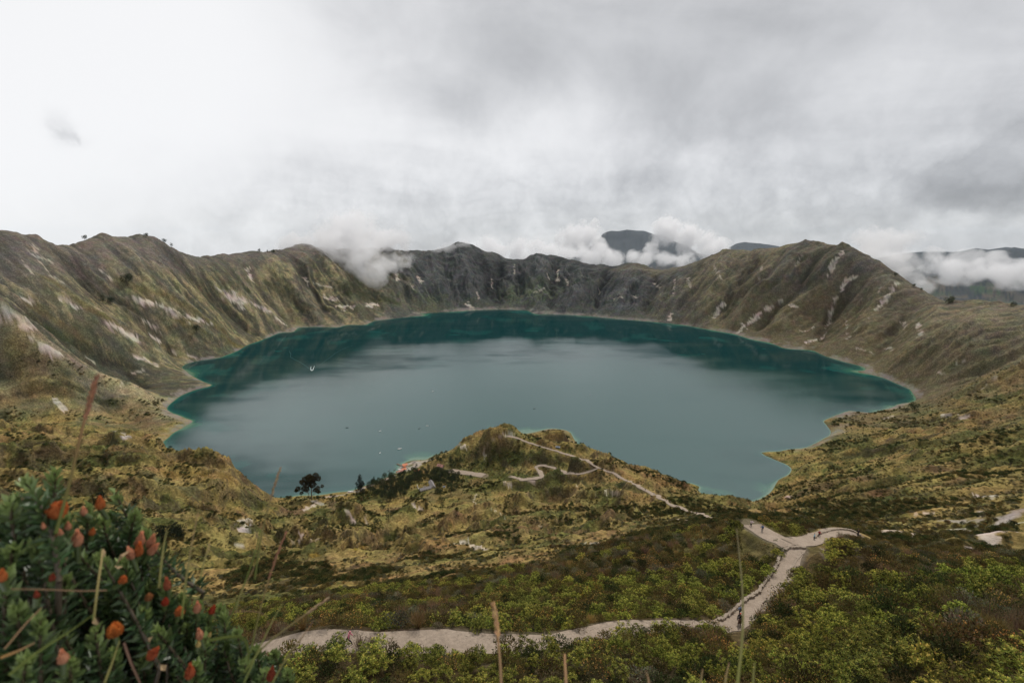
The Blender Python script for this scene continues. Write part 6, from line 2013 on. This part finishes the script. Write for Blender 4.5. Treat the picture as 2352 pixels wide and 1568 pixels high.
# far figures on the trails
MUL = simple_mat('grey_brown_coat', (.11, .085, .065), .7, .2, .25, 3.0)
for (px_, py_, rz, lb) in [(1206, 1092.5, 1.2, 'dark mule standing on the sandy plateau at the end of the hairpin trail'), (1193, 1091, 2.2, 'mule to the left of the others on the sandy plateau'), (1278, 1074.5, 1.5, 'mule on the upper bend of the hairpin trail'), (1286, 1079, 1.3, 'mule following below on the hairpin trail'), (1322, 1088.5, 1.5, 'mule on the lower straight of the hairpin trail')]:
    make_horse(lb, at(px_, py_), rz, 1.15, MUL)
FAR_P = [(1190, 1096, DK, 'dark figure left of the pair on the sandy plateau'), (1208, 1098.5, DK, 'dark figure at the lower edge of the sandy plateau'), (1212, 1092.5, (.5, .5, .5), 'person in a pale top beside the mules on the plateau'), (1330, 1087.5, (.3, .05, .05), 'person in red leading a mule on the hairpin trail'),
         (1168, 1000, DK, 'person in dark clothes on the bare top of the grassy summit'), (1176, 1002, (.4, .4, .45), 'person in a pale top on the grassy summit'), (1383, 1076, DK, 'upper walker of three near the fork of the ridge trail'), (1396, 1082, (.35, .1, .1), 'walker in red near the fork of the ridge trail'), (1405, 1087, DK, 'lower walker of three near the fork of the ridge trail'),
         (1482, 1126, DK, 'dark walker on the middle of the ridge trail'), (1502, 1136.5, (.12, .2, .4), 'walker in blue on the middle of the ridge trail'), (1530, 1151, DK, 'leading walker of a group low on the ridge trail'), (1540, 1155, (.4, .35, .3), 'walker in a tan top in the group low on the ridge trail'), (1552, 1160.5, DK, 'last walker of the group low on the ridge trail'), (1600, 1180, DK, 'walker near the upper end of the ridge trail'),
         (936, 1076, DK, 'person standing on the sand right of the shelters'), (913, 1088, DK, 'person at the water edge below the pinkish roofed shelter'), (949, 1058.5, DK, 'person at the top corner of the beach'), (966, 1057.5, DK, 'person farther right along the top of the beach')]
for i, (px_, py_, c_, lb) in enumerate(FAR_P):
    make_person(lb, at(px_, py_), i * 1.3, c_, DK, .15, .08, scale=1.15)


# ------------------------------------------------------------------ the flowering shrub and grass stalks beside the eye
def near_pt(px_, py_, dist):
    X, Y, Zd = pix_dir(px_, py_)
    k = dist / math.sqrt(X * X + Y * Y + Zd * Zd)
    return np.array([X * k, Y * k, H0 + Zd * k])


M_NEAR = leaf_mat('glossy_leaves', .18, .0, .0)
M_NEAR.node_tree.nodes['Principled BSDF'].inputs['Roughness'].default_value = .38
M_NEAR.node_tree.nodes['Principled BSDF'].inputs['Specular IOR Level'].default_value = .55
M_PETAL = leaf_mat('orange_bracts', .25, .0, .0)

root = np.array([-1.05, .85, H0 - 2.05])
fs = thing('flowering_shrub', 'dense dark green shrub with orange flower buds in the left foreground', 'shrub', tuple(root))
rng = np.random.RandomState(9)
stems, leaves = Geo(), Geo()


def shoot(tip, dirv, length, nleaf, ll, base, tipcol, start=None):
    """leafy shoot ending at tip; leaves in a close spiral"""
    dirv = unit(np.asarray(dirv, float))
    bend = rng.normal(size=3) * .12
    t_ = np.linspace(0, 1, 5)
    p = tip - dirv * (length * (1 - t_))[:, None] + (bend * length)[None] * ((1 - t_) ** 2)[:, None]
    v, f = tube(p - root, np.linspace(.0045, .0022, 5), 5)
    stems.add(v, f, (.10, .075, .045))
    if start is not None:                   # woody stem back to the root
        mid_ = (p[0] + start) / 2 + np.array([0, 0, -.08]) + rng.normal(size=3) * .05
        v, f = tube(np.array([start, mid_, p[0]]) - root, [.012, .008, .0045], 5)
        stems.add(v, f, (.085, .065, .045))
    u_ = np.sort(rng.rand(nleaf) ** .85)
    q = np.stack([np.interp(u_, t_, p[:, k]) for k in range(3)], 1) - root
    an = np.arange(nleaf) * 2.39996 + rng.rand() * 6
    a1 = unit(np.cross(dirv, [.3, .2, 1.0])); a2 = np.cross(dirv, a1)
    rise = np.interp(u_, [0, .8, 1], [.25, .7, 2.2])[:, None]
    dr = unit(a1 * np.cos(an)[:, None] + a2 * np.sin(an)[:, None] + dirv * rise + rng.normal(size=(nleaf, 3)) * .12)
    v, f = leaf_quads(q, dr, ll * rng.uniform(.75, 1.2, nleaf) * np.interp(u_, [0, .9, 1], [1, 1, .7]), ll * rng.uniform(.30, .42, nleaf), rng, .35)
    c = vary(base, nleaf, rng, .35)
    k = sstep(u_, .72, 1.0)[:, None]
    c = c * (1 - k) + np.asarray(tipcol) * rng.uniform(.8, 1.2, (nleaf, 1)) * k
    leaves.add(v, f, np.repeat(c, 4, 0))


ENV = [(-80, 1130), (0, 1120), (30, 1105), (60, 1095), (95, 1110), (125, 1080), (150, 1130), (200, 1150), (235, 1160), (265, 1125), (290, 1165), (330, 1200), (360, 1275), (400, 1330), (440, 1370), (480, 1385), (520, 1400), (560, 1440), (600, 1460), (640, 1490), (680, 1530), (700, 1568), (720, 1640)]
ex = [p[0] for p in ENV]; ey = [p[1] for p in ENV]
# shoots the photo shows standing out
KEY = [(62, 1105), (125, 1085), (20, 1150), (45, 1185), (100, 1165), (200, 1165), (265, 1132), (235, 1195), (300, 1215), (330, 1225), (310, 1180), (150, 1195), (170, 1260), (85, 1250), (30, 1260), (15, 1320), (360, 1300), (345, 1345), (280, 1290), (230, 1280), (255, 1345), (385, 1345), (420, 1370), (455, 1390), (400, 1400), (330, 1400),
       (150, 1330), (100, 1345), (200, 1370), (290, 1420), (360, 1450), (430, 1440), (480, 1420), (515, 1415), (505, 1395), (470, 1465), (545, 1450), (585, 1490), (630, 1500), (660, 1545), (610, 1540), (560, 1520), (520, 1500), (40, 1400), (90, 1420), (20, 1480), (140, 1450), (220, 1450), (260, 1500), (330, 1510), (400, 1510), (450, 1530), (60, 1520), (160, 1520)]
for (px_, py_) in KEY:
    d0 = 1.05 + .0007 * (px_) + .00018 * (1568 - py_) + rng.uniform(-.06, .12)
    tip = near_pt(px_, py_, d0)
    shoot(tip, [rng.normal() * .22 + .12, rng.normal() * .2 - .05, 1.0], rng.uniform(.16, .26), 105, .026, (.062, .105, .040), (.24, .31, .10), root + np.array([rng.normal() * .05, rng.normal() * .05, .3]))  # leaf colour lightened so these sprigs look lit against the body
# the body of the shrub, deeper and lower
for k in range(380):
    px_ = rng.uniform(-120, 700)
    top = np.interp(px_, ex, ey)
    py_ = top + 42 + (1720 - top) * rng.rand() ** 1.45
    d0 = 1.12 + .0007 * max(px_, 0) + rng.uniform(0, .50)
    tip = near_pt(px_, py_, d0)
    shoot(tip, [rng.normal() * .35, rng.normal() * .3, 1.0], rng.uniform(.12, .22), 80, .023, (.034, .062, .021), (.11, .16, .045), (root + np.array([rng.normal() * .06, rng.normal() * .06, .25])) if k % 3 == 0 else None)
geo_part(fs, 'stems', stems, M_NEAR, True)
geo_part(fs, 'leaves', leaves, M_NEAR, False)


def flower(px_, py_, wpx, hpx, dirv, col_, open_=0.0, dist=None):
    """flower head: overlapping pointed bracts round a cone"""
    d0 = dist or (.95 + .0007 * px_ + .00018 * (1568 - py_))
    base = near_pt(px_, py_ + hpx * .5, d0)
    R = .64 * wpx / 2 * d0 / FPX; L = .86 * hpx * d0 / FPX
    dirv = unit(np.asarray(dirv, float))
    a1 = unit(np.cross(dirv, [.2, 1, .1])); a2 = np.cross(dirv, a1)
    g = Geo()
    for ring in range(6):
        n = 9
        u_ = ring / 5
        an = np.arange(n) * 6.283 / n + ring * .35
        rr_ = R * (1 - .72 * u_ ** 1.6) * (.80 + .2 * math.sin(u_ * 3.0))
        rad_ = a1 * np.cos(an)[:, None] + a2 * np.sin(an)[:, None]
        b_ = base + dirv * L * (.02 + .62 * u_) + rad_ * rr_ * .72 - root
        dr = unit(dirv * (1.0 - .2 * open_) + rad_ * (.16 - .42 * u_ + open_))
        v, f = leaf_quads(b_, dr, np.full(n, L * .46), np.full(n, R * .80), rng, -.15)
        c = np.asarray(col_) * (.62 + .75 * u_) * rng.uniform(.8, 1.2, (n, 1))
        g.add(v, f, np.repeat(c, 4, 0))
    tt = np.linspace(0, 1, 7)
    v, f = tube(base - root + dirv * (L * (.0 + .90 * tt))[:, None], R * np.array([.45, .82, .92, .84, .64, .36, .05]), 9)
    g.add(v, f, np.asarray(col_) * .8)
    o = geo_part(fs, 'flower_bud', g, M_PETAL, False)
    v, f = tube(np.array([base - dirv * L * .8 + rng.normal(size=3) * .004, base + dirv * L * .08]) - root, [.004, .005], 5)
    stem_g = Geo(); stem_g.add(v, f, (.07, .10, .03)); geo_part(o, 'flower_stalk', stem_g, M_NEAR, True)


OR = (.50, .150, .045); SAL = (.58, .270, .155); RED = (.40, .060, .028); DKR = (.24, .050, .025)
for q in [(120, 1164, 44, 42, (.75, 0, .8), OR, .1), (231, 1155, 24, 28, (.1, 0, 1), OR), (194, 1174, 16, 18, (0, 0, 1), SAL), (138, 1224, 18, 20, (0, 0, 1), SAL), (178, 1236, 26, 34, (.15, 0, 1), SAL), (156, 1208, 16, 18, (.2, 0, 1), SAL), (210, 1220, 15, 16, (.4, 0, 1), OR),
          (318, 1238, 24, 36, (.35, 0, 1), SAL), (342, 1240, 22, 34, (.5, 0, 1), SAL), (343, 1256, 24, 30, (.8, 0, .9), SAL), (316, 1260, 24, 32, (.3, 0, 1), OR), (305, 1270, 18, 28, (-.2, 0, 1), SAL, .2), (101, 1208, 10, 12, (0, 0, 1), SAL), (386, 1340, 19, 28, (0, 0, 1), (.40, .12, .06)), (281, 1330, 20, 16, (.3, 0, 1), OR, .3),
          (453, 1393, 20, 26, (.15, 0, 1), SAL), (484, 1397, 17, 22, (.5, 0, 1), RED), (378, 1380, 16, 18, (.3, 0, 1), RED, .2), (411, 1402, 20, 20, (.3, 0, 1), OR, .4), (342, 1370, 18, 16, (.2, 0, 1), (.30, .13, .05), .3), (265, 1446, 30, 28, (.1, 0, 1), (.52, .17, .04), .45), (460, 1455, 20, 26, (0, 0, 1), SAL), (480, 1456, 10, 12, (.4, 0, 1), (.55, .42, .16)),
          (455, 1478, 14, 14, (.2, 0, 1), (.55, .42, .16)), (342, 1495, 26, 32, (.8, 0, .9), (.42, .10, .04)), (147, 1508, 24, 28, (0, 0, 1), SAL), (435, 1540, 24, 34, (.2, 0, 1), (.42, .10, .04)), (620, 1545, 22, 34, (.25, 0, 1), DKR), (119, 1325, 14, 16, (.3, 0, 1), DKR), (5, 1322, 20, 24, (.2, 0, 1), OR), (86, 1365, 14, 14, (0, 0, 1), DKR)]:
    flower(*q)
# dry bracts hanging by the open heads
g = Geo()
for (x0, y0, x1, y1) in [(283, 1300, 262, 1300), (300, 1262, 265, 1295), (240, 1280, 236, 1258), (215, 1410, 228, 1440), (140, 1290, 158, 1276), (352, 1460, 342, 1475), (370, 1525, 380, 1540)]:
    a = near_pt(x0, y0, 1.2); b_ = near_pt(x1, y1, 1.2)
    v, f = leaf_quads((a - root)[None], unit(b_ - a)[None], np.array([np.linalg.norm(b_ - a)]), np.array([.010]), rng, .4)
    g.add(v, f, np.repeat(np.array([[.42, .30, .17]]), 4, 0))
geo_part(fs, 'dry_bracts', g, M_PETAL)

# grass stalks and blades
M_GRASS = leaf_mat('grass_stalk', .25, .0, .0)


def stalk(label, line, w0, w1, dist, c0, c1, head=0.0, headcol=None, cat='grass', name='grass_stalk', flat=False):
    """tapering stalk through picture points at a given distance from the eye"""
    P3 = np.array([near_pt(a, b_, dist + .03 * i) for i, (a, b_) in enumerate(line)])
    n = 14
    s = np.linspace(0, len(line) - 1, n)
    q = np.stack([np.interp(s, np.arange(len(line)), P3[:, k]) for k in range(3)], 1)
    for it in range(3):
        q[1:-1] = q[1:-1] * .5 + (q[:-2] + q[2:]) * .25
    org = q[0].copy()
    g = Geo()
    px2m = dist / FPX * (.42 if flat else .58)
    if flat:
        tg = unit(np.gradient(q, axis=0)); view = unit(q - np.array([0, 0, H0])); side = unit(np.cross(tg, view))
        w_ = np.interp(np.linspace(0, 1, n), [0, .25, 1], [w0 * .8, w0, w1])[:, None] * px2m / 2
        fold = -view * w_ * .5
        co = np.stack([q - side * w_, q + fold, q + side * w_], 1).reshape(-1, 3) - org
        f = grid_faces(n, 3)
        t_ = np.repeat(np.linspace(0, 1, n), 3)[:, None]
        g.add(co, f, np.asarray(c0) * (1 - t_) + np.asarray(c1) * t_)
        o = geo_part(None, name, g, M_GRASS, True)
    else:
        r = np.interp(np.linspace(0, 1, n), [0, 1], [w0, w1]) * px2m / 2
        v, f = tube(q - org, r, 6)
        t_ = np.repeat(np.linspace(0, 1, n), 6)[:, None]
        g.add(v, f, np.asarray(c0) * (1 - t_) + np.asarray(c1) * t_)
        if not head:
            o = geo_part(None, name, g, M_GRASS, True)
        else:
            o = thing(name, '', cat, (0, 0, 0))
            geo_part(o, 'stem', g, M_GRASS, True)
            hq = q[q.shape[0] - max(3, int(n * head)):] - org
            g = Geo()
            ax = np.linspace(0, 1, 70)
            pp = np.stack([np.interp(ax, np.linspace(0, 1, len(hq)), hq[:, k]) for k in range(3)], 1)
            dv = unit(np.gradient(pp, axis=0))
            sw = np.sin(np.clip(ax * 1.05, 0, 1) * math.pi) ** .5 * w0 * 1.0 * px2m
            rd_ = unit(np.cross(dv, rng.normal(size=(70, 3))))
            v, f = leaf_quads(pp + rd_ * sw[:, None] * .25, unit(dv + rd_ * .25), np.full(70, w0 * 2.6 * px2m), np.full(70, w0 * .9 * px2m), rng, .3)
            g.add(v, f, np.repeat(vary(headcol, 70, rng, .3), 4, 0))
            geo_part(o, 'seed_head', g, M_GRASS)
    o.location = org
    o['label'] = label; o['category'] = cat
    return o


GR = (.085, .105, .024); GY = (.15, .14, .045); TAN = (.22, .14, .075); RDB = (.22, .105, .065)
stalk('tallest grass stalk with a brown tip, rising over the left shore', [(128, 1225), (160, 1110), (178, 1030), (197, 950), (220, 872)], 10, 7, 1.0, GR, (.26, .12, .07), .42, (.26, .13, .08))
stalk('straight pale brown stalk crossing the lake below the left headland', [(585, 1330), (600, 1225), (617, 1160), (632, 1110), (643, 1078)], 6, 4, 1.1, GR, TAN, .5, (.24, .17, .10))
stalk('long green lower stem below the pale brown stalk', [(520, 1440), (560, 1345), (590, 1260), (598, 1215)], 6, 4, 1.12, GR, GR)
stalk('reddish tipped stalk standing right of the pale brown stalk', [(575, 1500), (592, 1420), (612, 1345), (635, 1275), (656, 1225)], 6, 4, 1.1, GR, RDB, .5, RDB)
stalk('dry stalk leaning to the right above the lower path', [(560, 1545), (600, 1485), (660, 1440), (710, 1405), (752, 1374)], 6, 4, 1.15, GR, TAN, .4, (.30, .21, .13))
stalk('thick tan seed spike in the bottom centre', [(1152, 1600), (1150, 1530), (1143, 1460), (1140, 1420), (1133, 1388)], 11, 5, .95, TAN, (.36, .22, .11), .6, (.38, .24, .12))
stalk('short blunt tan spike at the bottom edge, centre right', [(1301, 1610), (1300, 1560), (1298, 1530), (1297, 1502)], 12, 7, .95, TAN, (.42, .24, .12))
stalk('long green stalk curving up across the rising path', [(1690, 1600), (1700, 1520), (1708, 1440), (1706, 1350), (1698, 1275), (1692, 1215)], 11, 3, .95, (.17, .18, .045), (.22, .18, .10), .0)
stalk('short green blade at the bottom edge below the rising path', [(1728, 1610), (1730, 1560), (1733, 1520)], 10, 4, .95, GR, GY, flat=True)
stalk('pair member of pale blades at the bottom edge, left of the long green stalk', [(1660, 1610), (1668, 1550), (1675, 1520)], 9, 3, .95, GY, TAN, flat=True)
stalk('greenish blade at the bottom edge between the tan spike and the long stalk', [(1605, 1610), (1610, 1560), (1614, 1535)], 9, 3, .95, GR, TAN, flat=True)
stalk('pale blade at the bottom edge, farthest from the shrub on the right', [(1494, 1610), (1490, 1560), (1484, 1540)], 9, 3, .95, TAN, TAN, flat=True)
BL = [([(365, 1350), (372, 1280), (378, 1240), (384, 1215)], 8, 3, GY, GY, 'yellow green blade standing left of the rounded pine'), ([(420, 1390), (428, 1320), (440, 1250), (455, 1175)], 8, 3, GR, TAN, 'tall blade with a pale tip right of the rounded pine'), ([(418, 1420), (424, 1350), (434, 1290), (440, 1255)], 9, 4, GR, GR, 'green blade close beside the tall pale tipped blade'),
      ([(215, 1425), (225, 1340), (233, 1290), (236, 1262)], 8, 5, GY, (.36, .27, .12), 'yellow blade in the middle of the flowering shrub'), ([(25, 1352), (110, 1353), (180, 1357), (245, 1355)], 4, 3, TAN, (.40, .24, .15), 'thin dry stem lying level across the flowering shrub'), ([(20, 1550), (80, 1500), (160, 1450), (215, 1410)], 9, 3, GR, GR, 'green blade slanting up through the lower left of the shrub'),
      ([(0, 1510), (40, 1495), (80, 1475)], 9, 4, (.30, .17, .06), TAN, 'orange brown blade at the left edge of the shrub'), ([(10, 1490), (60, 1430), (95, 1395)], 5, 3, TAN, TAN, 'thin tan blade at the left edge above the orange brown one'), ([(560, 1568), (590, 1500), (628, 1420), (650, 1385)], 8, 3, GR, GY, 'green blade right of the red bud at the shrub edge'), ([(610, 1600), (650, 1520), (700, 1455), (720, 1425)], 9, 3, GR, (.14, .07, .05), 'dark tipped green blade leaning over the path beside the shrub'),
      ([(480, 1470), (520, 1462), (565, 1458), (572, 1500), (570, 1520)], 12, 8, GR, GR, 'bent broad green blade at the right of the shrub'), ([(285, 1475), (300, 1520), (322, 1568)], 8, 6, (.22, .13, .09), (.20, .12, .08), 'brown dead stem leaning in the lower middle of the shrub'), ([(540, 1420), (548, 1370), (570, 1330), (585, 1300)], 5, 2, GR, TAN, 'thin blade just left of the reddish tipped stalk'), ([(460, 1330), (468, 1290), (478, 1262), (482, 1245)], 6, 3, GR, TAN, 'faint blade between the shrub and the pale brown stalk'),
      ([(240, 1568), (258, 1520), (275, 1470)], 8, 3, GY, GY, 'yellow green blade at the bottom of the shrub'), ([(540, 1405), (570, 1402), (600, 1405), (616, 1418)], 4, 3, TAN, TAN, 'thin dry stem arching right from the shrub edge')]
for i, (ln, w0, w1, c0, c1, lb) in enumerate(BL):
    stalk(lb, ln, w0, w1, .95 + .012 * (i % 5), c0, c1, flat=True)
